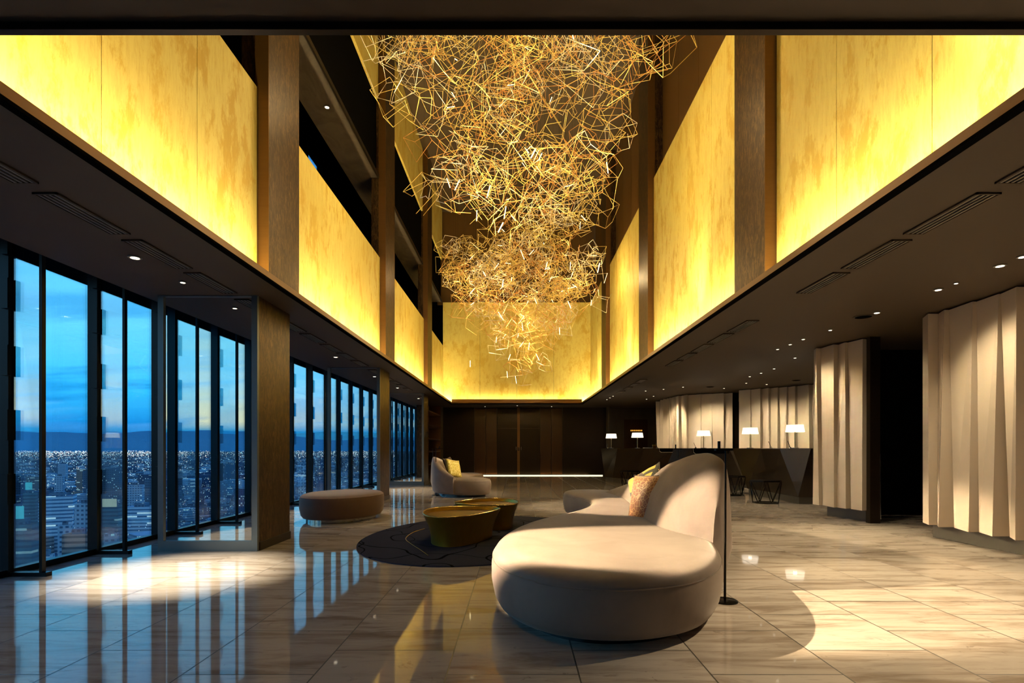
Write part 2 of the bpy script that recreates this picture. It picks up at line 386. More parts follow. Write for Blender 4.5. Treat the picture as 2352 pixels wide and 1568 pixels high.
M['p_cream'] = mat_pillow('cream_red_velvet', (0.75, 0.6, 0.38), (0.25, 0.05, 0.03), 7, 0.10)
M['p_yellow'] = mat_pillow('yellow_crushed_velvet', (0.85, 0.68, 0.08), (0.95, 0.85, 0.3), 16, 0.04)
M['p_dark'] = pbr('dark_brown_cushion', (0.03, 0.018, 0.015), 0.6)

# ------------------------------------------------------------------ shell
XL = -4.4
fl = MB().box(XL-0.12, 10.2, -3.2, 24.2, -0.12, 0.0).build('floor', M['floor']); struct(fl)
def slab(name, *a, mat='ceil', loc=None):
    return struct(MB().box(*a).build(name, M[mat]))
slab('ceiling', -4.01, 10.2, -3.2, 2.13, CZ, 2.95)                         # over the camera
slab('ceiling', -4.01, -2.80, 2.13, 24.2, CZ, 2.95)
slab('ceiling', -2.80, -2.42, 2.13, 20.17, CZ, 2.76)
slab('ceiling', 2.80, 10.2, 2.13, 24.2, CZ, 2.95)
slab('ceiling', 2.42, 2.80, 2.13, 20.17, CZ, 2.76)
slab('ceiling', -2.80, 2.80, 20.17, 20.6, CZ, 2.76)
slab('ceiling', -2.80, 2.80, 20.6, 24.2, CZ, 2.95)
slab('ceiling', -4.8, -4.01, -3.2, 24.2, 2.92, 3.1, mat='black')           # blind pocket over the windows
slab('ceiling', -3.2, 3.2, 2.0, 21.2, 10.0, 10.2, mat='ceil_dark')         # high ceiling of the atrium
for i, (x0, x1) in enumerate(((-2.42, -2.39), (2.39, 2.42))):
    struct(MB().box(x0, x1, 2.13, 20.2, 2.735, 2.80).build('trim_%d' % (i+1), M['fascia']))
struct(MB().box(-2.39, 2.39, 20.17, 20.2, 2.735, 2.90).build('trim_3', M['fascia']))
struct(MB().box(-2.6, 10.0, 2.10, 2.13, 2.70, 2.735).build('trim_4', M['dark']))
struct(MB().box(-4.0, -2.42, 2.10, 2.13, 2.70, 2.735).build('trim_5', M['dark']))
# black bead painted in for the dark of the shadow gap along the opening
struct(MB().box(-2.43, -2.38, 2.13, 20.2, 2.715, 2.735).build('trim_6', M['black']))
struct(MB().box(2.38, 2.43, 2.13, 20.2, 2.715, 2.735).build('trim_7', M['black']))
struct(MB().box(-2.43, 2.43, 20.17, 20.22, 2.715, 2.735).build('trim_8', M['black']))
# outer dark walls
struct(MB().box(XL-0.1, 10.2, -3.3, -3.2, 0, 2.95).build('wall_back', M['ceil_dark']))
struct(MB().box(10.1, 10.2, -3.2, 24.2, 0, 2.95).build('wall_right', M['black']))
struct(MB().box(-3.2, 3.2, 2.0, 2.13, 2.95, 10.0).build('wall_back_upper', M['ceil_dark']))
# upper left facade (dark, with high windows)
u = MB(); u.box(-4.55, -4.4, -3.2, 21.5, 3.0, 5.2); u.box(-4.55, -4.4, -3.2, 21.5, 7.5, 10.2)
u.box(-4.55, -4.4, -3.2, 10.6, 5.2, 7.5); u.box(-4.55, -4.4, 11.3, 11.6, 5.2, 7.5); u.box(-4.55, -4.4, 12.5, 21.5, 5.2, 7.5)
struct(u.build('wall_left_upper', M['black']))
struct(MB().box(-4.55, -2.8, -3.2, 21.2, 10.0, 10.2).build('ceiling', M['black']))
struct(MB().box(-4.5, -2.8, 1.9, 2.1, 2.95, 10).build('wall_back_upper', M['black']))
struct(MB().box(-4.55, -2.8, 20.75, 21.0, 2.95, 10).build('wall_front_upper', M['black']))
struct(MB().box(-4.4, -3.6, 2.1, 20.7, 4.72, 4.8).build('floor_upper', M['dark']))
# upper floor ceiling soffit: veined, from the atrium edge outwards
def mat_soffit():
    m, nt = newmat('grey_brown_plaster'); n = nt.noise(nt.mapping(nt.obj(), (1, 0.5, 1), (0, 0, R(30))), 3, 5, 0.6, 1.5)
    b = nt.node('ShaderNodeBsdfPrincipled', None, Base_Color=nt.mix(nt.rng(n, 0.35, 0.65), (0.11, 0.085, 0.055), (0.06, 0.045, 0.028)), Roughness=0.6); finish(nt, b); return m
M['soffit'] = mat_soffit()
struct(MB().box(-3.42, -2.80, 2.2, 20.6, 6.58, 6.66).build('ceiling_upper', M['soffit']))
struct(MB().box(-2.82, -2.79, 2.2, 20.6, 6.56, 6.64).build('trim_9', M['dark']))
struct(MB().box(-2.95, -2.85, 2.2, 20.6, 6.66, 8.16).build('wall_left_void_shade', M['black']))  # black sheets painting the dark of the opening above the soffit
struct(MB().box(-3.42, -3.38, 2.2, 20.6, 6.60, 8.2).build('wall_left_void_shade', M['black']))

# lit panels: left parapet up to 4.95, right wall up to 6.55, far wall
def panels(name, x, y0, y1, z0, z1, th, n, axis='y', mat='gold'):
    mb = MB(); w = (y1-y0)/n
    for i in range(n):
        a = y0+i*w+0.004; b = y0+(i+1)*w-0.004
        if axis == 'y': mb.box(min(x, x+th), max(x, x+th), a, b, z0, z1)
        else: mb.box(a, b, min(x, x+th), max(x, x+th), z0, z1)
    bk = MB()
    if axis == 'y': bk.box(min(x+th*0.35, x+th), max(x+th*0.35, x+th*0.99), y0, y1, z0+0.01, z1-0.01)
    else: bk.box(y0, y1, min(x+th*0.35, x+th), max(x+th*0.35, x+th*0.99), z0+0.01, z1-0.01)
    o = struct(mb.build(name, M[mat])); q = bk.build('panel_joint', M['fascia'], o); return o
for (a, b) in BAYS:
    panels('wall_left', -2.77, a, b, 2.76, 4.95, -0.1, 4)
    panels('wall_left_high', -2.80, a, b, 8.16, 10.0, -0.1, 4)
    panels('wall_right_gold', 2.77, a, b, 2.76, 6.56, 0.1, 4)
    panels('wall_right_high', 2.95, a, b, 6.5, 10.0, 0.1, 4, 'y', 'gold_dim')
panels('wall_front_gold', 20.58, -2.77, 2.77, 2.76, 6.56, 0.1, 4, 'x')
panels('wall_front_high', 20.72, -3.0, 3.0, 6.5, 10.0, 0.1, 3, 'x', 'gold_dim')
for (a, b) in ((5.88, 6.70), (11.13, 11.95), (16.38, 17.2), (0.63, 1.45)):
    pass

# ------------------------------------------------------------------ pillars
PW = ['nearest', 'second', 'third']
for i, y0 in enumerate((5.88, 11.13, 16.38)):
    y1 = y0+0.82
    root = empty('pillar', (-3.3, y0+0.41, 0))
    tag(root, '%s mirror-fronted bronze pillar on the window side of the lobby' % PW[i], 'pillar')
    def pl(mb, n, m, **k):
        o = mb.build(n, m, root, loc=None, **k); o.location = (3.3, -(y0+0.41), 0); return o
    pl(MB().box(-3.80, -2.77, y0+0.02, y1, 0.0, CZ), 'lower_shaft', M['bronze'])
    pl(MB().box(-3.77, -2.82, y0+0.002, y0+0.02, 0.11, CZ-0.01), 'mirror_panel', M['mirror'])
    f = MB(); f.box(-3.83, -3.77, y0-0.02, y0+0.02, 0, CZ); f.box(-2.83, -2.768, y0-0.02, y0+0.02, 0, CZ); f.box(-3.77, -2.83, y0-0.02, y0+0.02, 0, 0.11); f.box(-3.77, -2.83, y0-0.02, y0+0.02, CZ-0.012, CZ)
    pl(f, 'mirror_frame', M['frame'])
    pl(MB().box(-2.775, -2.76, y0+0.03, y1+0.01, 0.0, 0.09), 'skirting', M['dark'])
    pl(MB().box(-2.95, -2.655, y0+0.012, y1, 2.765, 9.99), 'upper_shaft', M['bronze'])
    pl(MB().box(-2.80, -2.656, y0, y0+0.012, 2.765, 9.99), 'front_strip', M['fascia'])
    if i == 2:
        for k in (0, 1):
            pl(MB().box(-2.765, -2.755, y0+0.25+k*0.22, y0+0.40+k*0.22, 1.44, 1.60), 'switch_plate', M['steel'])
for i, y0 in enumerate((5.88, 11.13, 16.38)):
    y1 = y0+0.82
    root = empty('pillar', (3.2, y0+0.41, 2.76))
    tag(root, '%s tall bronze pillar between glowing gold panels on the reception side' % PW[i], 'pillar')
    o = MB().box(2.655, 3.1, y0+0.012, y1, 2.765, 9.99).build('shaft', M['bronze'], root); o.location = (-3.2, -(y0+0.41), -2.76)
    o = MB().box(2.656, 2.80, y0, y0+0.012, 2.765, 9.99).build('front_strip', M['fascia'], root); o.location = (-3.2, -(y0+0.41), -2.76)

# ------------------------------------------------------------------ window wall
PITCH = 0.995; Y0W = 4.735
k = 0
for j in range(-6, 13):
    ym = Y0W+j*PITCH                                   # mullion
    k += 1
    w = struct(MB().box(XL-0.012, XL, ym+0.03, ym+PITCH-0.03, 0.05, 2.92).build('window_%d' % k, M['glass']))
    fr = MB(); fr.box(XL-0.05, XL+0.05, ym-0.035, ym+0.035, 0, 2.95); fr.box(XL-0.04, XL+0.03, ym+0.035, ym+PITCH-0.035, 0, 0.055)
    fr.build('mullion', M['mull'], w)
    MB().box(XL+0.05, -4.10, ym-0.008, ym+0.008, 0.03, 2.92).build('glass_fin', M['fin'], w)
    MB().box(-4.10, -4.075, ym-0.02, ym+0.02, 0.0, 2.92).build('fin_edge', M['mull'], w)
    MB().box(XL+0.02, -4.03, ym-0.03, ym+0.03, 0.0, 0.035).build('foot_plate', M['mull'], w)
    for z in (0.75, 1.30, 1.85, 2.42, 2.88):
        MB().box(XL+0.02, XL+0.075, ym-0.07, ym-0.025, z-0.13, z+0.13).build('clamp', M['mull'], w)
yend = Y0W+13*PITCH
struct(MB().box(XL-0.1, XL+0.05, yend-0.05, 24.2, 0, 2.95).build('wall_left_end', M['black']))
struct(MB().box(XL-0.3, XL-0.1, -3.2, 24.2, -1.0, -0.02).build('trim_10', M['mull']))
# high window panes
k2 = k
for (a, b) in ((10.6, 11.3), (11.6, 12.5)):
    k2 += 1; struct(MB().box(-4.5, -4.49, a, b, 5.2, 7.5).build('window_%d' % k2, M['glass']))

# ------------------------------------------------------------------ left end wall with shelves
bk = empty('bookcase', (-3.1, 19.6, 0))
tag(bk, 'built-in dark red wooden shelf niche beyond the last mirrored pillar', 'bookcase')
def child(mb, n, m, p, **kk):
    o = mb.build(n, m, p, **kk); o.location = -Vector(p.location); return o
child(MB().box(-3.45, -3.40, 17.3, 21.3, 0, CZ), 'back_panel', M['shelf'], bk)
for z in (0.55, 0.98, 1.42, 1.88, 2.36):
    child(MB().box(-3.40, -2.95, 17.32, 21.28, z-0.02, z+0.02), 'shelf', M['shelf'], bk)
child(MB().box(-3.45, -2.95, 17.22, 17.3, 0, CZ), 'side_panel', M['shelf'], bk)
child(MB().box(-3.45, -2.95, 21.3, 21.38, 0, CZ), 'side_panel', M['shelf'], bk)
struct(MB().box(-4.4, -2.95, 21.38, 24.0, 0, CZ).build('wall_left_corner', M['marble_dark']))

# ------------------------------------------------------------------ far wall
YB = 22.0
def xs(p): return XF(p, YB)
struct(MB().box(-4.4, xs(1089), YB, YB+0.2, 0, 2.95).build('wall_front', M['dark']))
struct(MB().box(xs(1292), xs(1392), YB, YB+0.2, 0, 2.95).build('wall_front', M['dark']))
for (a, b) in ((1089, 1116), (1116, 1142), (1240, 1266), (1266, 1292)):
    struct(MB().box(xs(a)+0.008, xs(b)-0.008, YB-0.02, YB+0.15, 0.06, CZ-0.03).build('wall_front_panel', M['brown_panel']))
n = 0
for (a, b, hx) in ((1142, 1188, 1), (1194, 1240, -1)):
    n += 1
    d = struct(MB().box(xs(a)+0.006, xs(b)-0.004, YB-0.03, YB+0.1, 0.06, CZ-0.03).build('door_%d' % n, M['desk']))
    MB().box(xs(a)+0.01, xs(b)-0.01, YB-0.036, YB-0.03, 1.88, 1.9).build('panel_line', M['dark'], d)
    cx = xs(b)-0.05 if hx == 1 else xs(a)+0.05
    MB().tube((cx, YB-0.05, 1.02), (cx, YB-0.05, 1.16), 0.014).build('door_handle', M['steel'], d)
    MB().lathe([(0.02, 0), (0.02, 0.01)], 12, (xs(1147 if hx == 1 else 1233.5), YB-0.05, 2.32)).build('peephole', M['steel'], d)
struct(MB().box(xs(1188), xs(1194), YB-0.04, YB+0.1, 0.06, CZ).build('trim_11', M['steel'] if False else M['fascia']))
lk = tag(empty('door_lock', (xs(1191), YB-0.06, 1.0)), 'small twin silver lock on the seam between the far doors', 'lock')
for z in (1.03, 1.10):
    child(MB().tube((xs(1191), YB-0.06, z), (xs(1191), YB-0.04, z), 0.03, 0.03, 14), 'lock_cylinder', M['chrome'], lk)
ls = MB().box(xs(1060), xs(1384), YB-0.035, YB-0.015, 0.005, 0.03).build('floor_light_strip', M['led_strip'])
tag(ls, 'glowing warm light strip along the foot of the far doors', 'light strip')
area('floor_strip_glow', (xs(1220), YB-0.06, 0.02), (0, 0.5, 1), 4.6, 0.01, 9, WARM, (1, 0, 0))
# right rear: dark stone wall with door
struct(MB().box(xs(1392), 10.2, 22.3, 22.4, 0, 2.95).build('wall_front_right', M['marble_dark']))
struct(MB().box(xs(1392), xs(1397), 21.6, 22.3, 0, 2.95).build('wall_front_return', M['marble_dark']))
struct(MB().box(-4.4, xs(1392), 22.25, 22.3, 0, 2.95).build('wall_front', M['black']))  # black sheet added behind the panels to block sky light at their gaps
dd = struct(MB().box(XF(1433, 22.2), XF(1488, 22.2), 22.24, 22.3, 0, XF(VX+66, 22.2)+EYE).build('door_3', M['brown_panel']))
xg = empty('amber_sign', (XF(1462, 22.1), 22.24, 1.8)); tag(xg, 'thin amber row of lights high on the dark wall behind the second desk lamp', 'light strip')
for q in range(7):
    x0 = XF(1450+q*4, 22.1); child(MB().box(x0, x0+0.04, 22.2, 22.241, 1.79, 1.84), 'lamp', emis('amber_glow', (1, 0.45, 0.05), 1.0) if q == 0 else bpy.data.materials['amber_glow'], xg)

# ------------------------------------------------------------------ pleated cream walls on the right
random.seed(5)
def pleat(name, path, amp, widths, z0=0.18, z1=2.71, taper=0.5, seed=1):
    rnd = random.Random(seed)
    pts = [Vector((a, b, 0)) for a, b in path]
    segs = [(pts[i], pts[i+1], (pts[i+1]-pts[i]).length) for i in range(len(pts)-1)]
    T = sum(s[2] for s in segs)
    def at(d):
        d = max(0, min(T, d))
        for a, b, l in segs:
            if d <= l+1e-9: return a+(b-a)*(d/l), (b-a).normalized()
            d -= l
        return pts[-1], (segs[-1][1]-segs[-1][0]).normalized()
    mb = MB(); d = 0.0; i = 0
    while d < T-0.02:
        w = min(widths*rnd.uniform(0.6, 1.35), T-d)
        if T-d-w < 0.08: w = T-d
        p, t = at(d); q, t2 = at(d+w); nrm = Vector((t.y, -t.x, 0)); nr2 = Vector((t2.y, -t2.x, 0))
        a0 = rnd.uniform(0, .3)*amp; a1 = rnd.uniform(0, .5)*amp; b0 = rnd.uniform(.55, 1.5)*amp; b1 = rnd.uniform(0.6, 1.3)*amp
        sk = rnd.uniform(-taper, taper)*0.12
        bl = p+nrm*a0; br = q+nr2*b1; tl = p+nrm*a1; tr = q+nr2*b0
        if 0 < d: bl = bl+t*sk
        vs = [Vector((v.x, v.y, z)) for v, z in ((bl, z0), (br, z0), (tr, z1), (tl, z1))]
        bk2 = [Vector((v.x, v.y, z)) for v, z in ((p-nrm*0.05, z0), (q-nr2*0.05, z0), (q-nr2*0.05, z1), (p-nrm*0.05, z1))]
        mb.add(vs+bk2, [(0, 1, 2, 3), (4, 7, 6, 5), (0, 4, 5, 1), (3, 2, 6, 7), (0, 3, 7, 4), (1, 5, 6, 2)])
        d += w; i += 1
    o = struct(mb.build(name, M['lacquer'])); return o
def wallbase(name, path, off, th):
    mb = MB()
    for (a, b) in zip(path[:-1], path[1:]):
        a = Vector((*a, 0)); b = Vector((*b, 0)); t = (b-a).normalized(); n2 = Vector((t.y, -t.x, 0))
        vs = [Vector((v.x, v.y, z)) for z in (0, 2.74) for v in (a-n2*off, b-n2*off, b-n2*(off+th), a-n2*(off+th))]
        mb.add(vs, [(0, 1, 5, 4), (1, 2, 6, 5), (2, 3, 7, 6), (3, 0, 4, 7), (3, 2, 1, 0), (4, 5, 6, 7)])
    return struct(mb.build(name, M['pleatbase']))
# normals of the paths point to the right of travel: travel towards +Y gives +X, so travel towards the camera
p_near = [(5.06, 6.82), (5.10, 5.9), (5.16, 4.6), (5.2, 3.0), (5.2, 0.0)]
pleat('wall_right_pleated', p_near, 0.13, 0.30, seed=3)
wallbase('baseboard_right', [(5.10, 6.80), (5.2, 4.6), (5.25, 0.0)], 0.05, 0.15)
p_mid = [(4.90, 9.05), (4.99, 8.6), (5.16, 8.12)]
pleat('wall_right_pleated', p_mid, 0.10, 0.24, seed=8)
wallbase('baseboard_right', [(5.04, 9.0), (5.2, 8.17)], 0.05, 0.12)
struct(MB().box(5.17, 5.32, 8.04, 8.14, 0, CZ).build('trim_12', M['dark']))
struct(MB().box(5.315, 5.325, 8.035, 8.045, 0.06, 1.02).build('trim_13', M['steel']))
struct(MB().box(5.32, 9.0, 9.1, 9.2, 0, CZ).build('wall_right_corridor', M['black']))
struct(MB().box(9.0, 9.1, 5.5, 9.2, 0, CZ).build('wall_right_corridor', M['black']))
struct(MB().box(5.3, 9.0, 6.85, 6.95, 0, CZ).build('wall_right_corridor', M['black']))
p_far = [(6.22, 15.35), (6.8, 14.85), (7.3, 14.3), (7.7, 13.7), (8.0, 12.6), (8.1, 10.8)]
pleat('wall_right_pleated', p_far, 0.13, 0.34, seed=12)
wallbase('baseboard_right', p_far, 0.07, 0.1)
p_far2 = [(4.98, 19.3), (4.90, 18.2), (4.96, 17.2), (5.2, 16.7), (5.65, 16.35), (6.33, 16.15)]
pleat('wall_right_pleated', p_far2, 0.12, 0.30, seed=20)
wallbase('baseboard_right', p_far2, 0.07, 0.1)
struct(MB().box(6.34, 6.5, 16.1, 16.35, 0, CZ).build('trim_14', M['dark']))
struct(MB().box(5.05, 10.1, 19.3, 19.4, 0, CZ).build('wall_right_rear', M['black']))
struct(MB().box(5.4, 9.0, 9.21, 9.3, 0, CZ).build('wall_right_corridor', M['dark']))

# ------------------------------------------------------------------ reception desks
def desk(name, tops, bots, back, label):
    root = empty(name, (tops[0][0], tops[0][1], 0)); tag(root, label, 'reception desk')
    mb = MB(); nT = len(tops); vs = []; H = 1.085; zb = 0.14
    # front skin: zigzag of triangles between top and bottom outline points
    for i in range(nT):
        vs.append(Vector((*tops[i], H)))
    for p in bots: vs.append(Vector((*p, zb)))
    fs = []; i = j = 0; nb = len(bots)
    while i < nT-1 or j < nb-1:
        if j >= nb-1 or (i < nT-1 and i <= j): fs.append((i, nT+j, i+1)); i += 1
        else: fs.append((i, nT+j, nT+j+1)); j += 1
    mb.add(vs, fs); child(mb, 'faceted_front', M['desk'], root)
    poly = [Vector((*p, 0)) for p in tops]+[Vector((*p, 0)) for p in back]
    child(MB().loft([at_z(poly, H), at_z(poly, 1.1)]), 'worktop', M['dark'], root)
    pb = [Vector((*p, 0)) for p in bots]+[Vector((*p, 0)) for p in back]
    child(MB().loft([at_z(inset(pb, 0.03), 0.0), at_z(inset(pb, 0.03), 0.14)]), 'plinth', M['pleatbase'], root)
    bb = [Vector((*p, 0)) for p in back]; ends = [(tops[0], bots[0], back[-1]), (tops[-1], bots[-1], back[0])]
    e = MB()
    for t, b, k3 in ends: e.add([Vector((*t, H)), Vector((*b, zb)), Vector((*k3, zb)), Vector((*k3, H))], [(0, 1, 2, 3)])
    for a, b in zip(back[:-1], back[1:]): e.add([Vector((*a, zb)), Vector((*b, zb)), Vector((*b, H)), Vector((*a, H))], [(0, 1, 2, 3)])
    child(e, 'end_panels', M['desk'], root)
    return root
DESK1 = desk('reception_desk', [(2.82, 18.4), (3.18, 17.35), (3.75, 16.2), (4.35, 15.2), (5.32, 13.75)],
     [(2.95, 18.45), (3.12, 17.9), (3.6, 16.8), (4.1, 15.75), (4.9, 14.55), (5.35, 14.15)],
     [(5.95, 14.3), (5.0, 15.75), (4.4, 16.75), (3.8, 17.75), (3.5, 18.65)], 'long faceted dark bronze reception desk behind the large pale sofa')
desk('reception_desk', [(5.18, 13.2), (5.42, 12.2), (5.36, 11.2), (5.68, 10.62), (6.35, 10.62)],
     [(5.50, 13.1), (5.55, 12.0), (5.52, 10.78), (6.3, 10.76)],
     [(6.3, 12.0), (6.1, 13.3)], 'faceted dark bronze reception desk beside the pleated cream pier, carrying two lamps')
# black trays with a silver edge on the counter front
for (x0, x1, Y, ln, lb) in ((1514, 1546, 14.6, 0.045, 'small'), (1592, 1676, 13.4, 0.14, 'large')):
    a = P(x0, 1029, Y); b = P(x1, 1029, Y)
    t = MB().box(-0.001, 0.001, -0.001, 0.001, -0.02, -0.018).build('counter_tray', M['black'], DESK1); t.location = a-Vector(DESK1.location)
    def childt(mb, n_, m_, p_): q_ = mb.build(n_, m_, p_); q_.location = -a; return q_
    h = 0.13 if lb == 'large' else 0.10
    poly = [(a.x, 1.098), (a.x+0.01, 1.1-h*0.7), (a.x+0.06, 1.1-h), (b.x-0.02, 1.1-h), (b.x, 1.098)]
    vs = [Vector((x, Y+dy, z)) for dy in (0, 0.10) for x, z in poly]; nn = len(poly)
    childt(MB().add(vs, [tuple(range(nn)), tuple(range(2*nn-1, nn-1, -1))]+[(i, nn+i, nn+(i+1) % nn, (i+1) % nn) for i in range(nn)]), 'tray_body', M['black'], t)
    childt(MB().path([Vector((x, Y-0.008, z-0.008)) for x, z in poly[:3]]+[Vector((a.x+(b.x-a.x)*(0.95 if lb == 'small' else 0.5), Y-0.008, 1.1-h-0.008))], 0.008), 'silver_edge', M['steel'], t)

# table lamps
def table_lamp(loc, label):
    r = empty('table_lamp', loc); tag(r, label, 'table lamp', 'table lamps on the reception desks')
    MB().lathe([(0.0, 0), (0.075, 0), (0.075, 0.012), (0.02, 0.018), (0, 0.018)], 24).build('base', M['steel'], r, True)
    MB().tube((0, 0, 0.015), (0, 0, 0.36), 0.011, 0.011, 10).build('stem', pbrass, r, True)
    n = 32; o = MB(); rings = []
    for rr, z in ((0.185, 0.33), (0.16, 0.48), (0.155, 0.48), (0.18, 0.33)):
        rings.append([Vector((rr*math.cos(2*math.pi*i/n), rr*math.sin(2*math.pi*i/n), z)) for i in range(n)])
    o.loft(rings, False, False); o.build('lamp_shade', M['shade'], r, True)
    point('table_lamp_light', (loc[0], loc[1], loc[2]+0.40), 5, WARM, 0.05)
    return r
pbrass = pbr('pale_brass', (0.8, 0.66, 0.36), 0.25, 1.0)
for (px, Y, lab) in ((1404, 18.3, 'small white-shaded table lamp at the far left end of the long reception desk'),
                     (1464, 17.1, 'white-shaded table lamp beside the white papers on the long desk'),
                     (1616, 14.95, 'white-shaded table lamp directly above the big sofa backrest, against cream pleats'),
                     (1723, 12.85, 'white-shaded table lamp by the dark gap between the cream pleated walls'),
                     (1826, 11.3, 'largest white-shaded table lamp, nearest the cream pier')):
    table_lamp((XF(px, Y), Y, 1.1), lab)
# pen stands, papers, box
for (px, Y, lab) in ((1396, 18.1, 'slanted pen stand left of the farthest table lamp'), (1510, 16.4, 'slanted pen stand next to the small box on the long desk'),
                     (1598, 14.9, 'slanted pen stand left of the lamp above the sofa backrest'), (1771, 12.0, 'slanted pen stand midway along the nearer desk'), (1815, 11.1, 'slanted pen stand left of the nearest table lamp')):
    X = XF(px, Y); r = empty('pen_stand', (X, Y, 1.1)); tag(r, lab, 'pen stand', 'pen stands on the desks')
    MB().lathe([(0, 0), (0.028, 0), (0.028, 0.008), (0.016, 0.026), (0.0, 0.03)], 16).build('base', M['steel'], r, True)
    MB().tube((0.0, 0, 0.02), (-0.055, 0, 0.15), 0.006, 0.005, 8).build('pen', M['lamp_black'] if Y < 16 else M['chrome'], r, True)
Yp = 16.7; a = XF(1478, Yp); b = XF(1499, Yp)
pp = empty('paper_stack', (a, Yp, 1.1)); tag(pp, 'low stack of white papers on the long reception desk', 'papers')
for q in range(3):
    child(MB().box(a+q*0.004, b-q*0.006, Yp-0.1, Yp+0.1, 1.1+q*0.007, 1.106+q*0.007), 'sheet', M['white'], pp)
a = XF(1499, 16.55); bx = empty('desk_box', (a+0.05, 16.55, 1.1)); tag(bx, 'small brown box at the right end of the white papers', 'box')
MB().box(-0.05, 0.05, -0.05, 0.05, 0, 0.085).build('box_body', M['tubtop'], bx, bevel=0.006); MB().box(-0.054, 0.054, -0.054, 0.054, 0.085, 0.10).build('lid', M['tubgold'], bx)

# wire stools
def stool(loc, w, h, rz, label):
    r = empty('wire_stool', loc, rz); tag(r, label, 'stool', 'wire frame stools at the reception desks')
    n = 6; top = [Vector((w*math.cos(2*math.pi*i/n), w*0.8*math.sin(2*math.pi*i/n), h-0.03)) for i in range(n)]
    bot = [Vector((w*0.72*math.cos(2*math.pi*(i+0.5)/n), w*0.6*math.sin(2*math.pi*(i+0.5)/n), 0.012)) for i in range(n)]
    MB().loft([at_z(top, h-0.035), at_z(top, h)]).build('seat', M['lamp_black'], r, bevel=0.008)
    rg = MB(); rg.path(bot+[bot[0]], 0.011); rg.build('base_ring', M['lamp_black'], r)
    for i in range(n):
        MB().path([top[i], bot[i], top[(i+1) % n]], 0.009).build('leg', M['lamp_black'], r)
    return r
stool((3.24, 15.75, 0), 0.30, 0.46, 0.2, 'black wire frame stool seen above the amber pillow')
stool((5.05, 12.75, 0), 0.28, 0.46, 0.6, 'black wire frame stool right behind the edge of the big sofa backrest')
stool((4.98, 11.0, 0), 0.34, 0.46, 0.1, 'widest black wire frame stool in front of the nearer desk')

# ------------------------------------------------------------------ sofas
def sofa_body(root, outline, mat, h=0.40, k=6, dome=0.0):
    pts = smooth_closed([(x, y, 0) for x, y in outline], k)
    prof = [(0.085, 0.05), (0.045, 0.055), (0.02, 0.10), (0.0, 0.20), (0.0, h-0.11), (0.008, h-0.065), (0.012, h-0.058), (0.010, h-0.05), (0.03, h-0.02), (0.07, h-0.003), (0.12, h+0.006), (0.17, h+0.010)]
    rings = [at_z(inset(pts, d), z) for d, z in prof]
    child(MB().loft(rings), 'seat', mat, root, smooth=True, ang=60)
    child(MB().loft([at_z(inset(pts, 0.15), 0.0), at_z(inset(pts, 0.15), 0.055)]), 'plinth', M['plinth'], root, smooth=True)
    sm = [Vector((p.x, p.y, h-0.0615)) for p in inset(pts, 0.008)]
    child(MB().path(sm+[sm[0]], 0.0045, 5), 'piping', mat, root, smooth=True)
def sofa_back(root, F, T, O, h, mat, zf=0.39):
    n = len(F)
    F = smooth_open([(a, b, 0) for a, b in F], 4); T = smooth_open([(T[i][0], T[i][1], h[i]) for i in range(n)], 4); O = smooth_open([(a, b, 0) for a, b in O], 4)
    rings = []
    for f, t, o in zip(F, T, O):
        H = t.z; t = Vector((t.x, t.y, 0)); d = (o-f); w = d.length; u = d.normalized() if w > 1e-6 else Vector((1, 0, 0))
        ti = (t-f).dot(u)/max(w, 1e-6); hh = max(H-zf, 0.02)
        sec = [(0.0, -0.12), (0.0, 0.0), (0.03, hh*0.12), (ti*0.15, hh*0.42), (ti*0.40, hh*0.74), (ti*0.68, hh*0.93), (ti*0.88, hh*0.99), (ti, hh), (ti+(1-ti)*0.25, hh*0.975), (ti+(1-ti)*0.5, hh*0.9), (ti+(1-ti)*0.75, hh*0.7), (ti+(1-ti)*0.9, hh*0.4), (1.0, 0.0), (1.0, -0.1), (0.86, -(zf-0.12)), (0.80, -(zf-0.07)), (0.4, -(zf-0.07))]
        rings.append([Vector(((f+u*w*a).x, (f+u*w*a).y, zf+b)) for a, b in sec])
    o = child(MB().loft(rings), 'backrest', mat, root, smooth=True, ang=70); return o
sf = empty('curved_sofa', (0.8, 5.5, 0)); tag(sf, 'large pale taupe serpentine velvet sofa with high rounded backrest in the foreground', 'sofa')
sofa_body(sf, [(-.18, 3.95), (-.11, 3.48), (.10, 3.12), (.40, 2.95), (.75, 2.97), (1.08, 3.17), (1.34, 3.58), (1.50, 4.1), (1.62, 4.7), (1.80, 5.5), (1.95, 6.4), (1.99, 7.3), (1.95, 8.2), (1.78, 8.9), (1.45, 9.3), (1.1, 9.38), (.85, 9.25), (.76, 9.0), (.84, 8.55), (.97, 8.0), (1.0, 7.5), (.92, 7.0), (.75, 6.5), (.5, 6.0), (.25, 5.6), (.02, 5.1), (-.13, 4.5)], M['velvet'])
sofa_back(sf, [(1.50, 4.20), (1.38, 4.33), (1.29, 4.58), (1.24, 5.0), (1.27, 5.7), (1.33, 6.3), (1.42, 7.0), (1.46, 7.7), (1.42, 8.3), (1.36, 8.62)],
          [(1.56, 4.24), (1.64, 4.38), (1.68, 4.62), (1.70, 5.0), (1.74, 5.7), (1.83, 6.3), (1.87, 7.0), (1.85, 7.7), (1.75, 8.3), (1.55, 8.7)],
          [(1.60, 4.26), (1.72, 4.40), (1.80, 4.64), (1.87, 5.0), (1.93, 5.7), (2.02, 6.3), (2.06, 7.0), (2.03, 7.7), (1.93, 8.35), (1.75, 8.8)],
          [.70, .96, 1.035, 1.055, .985, .91, .80, .68, .56, .44], M['velvet'])
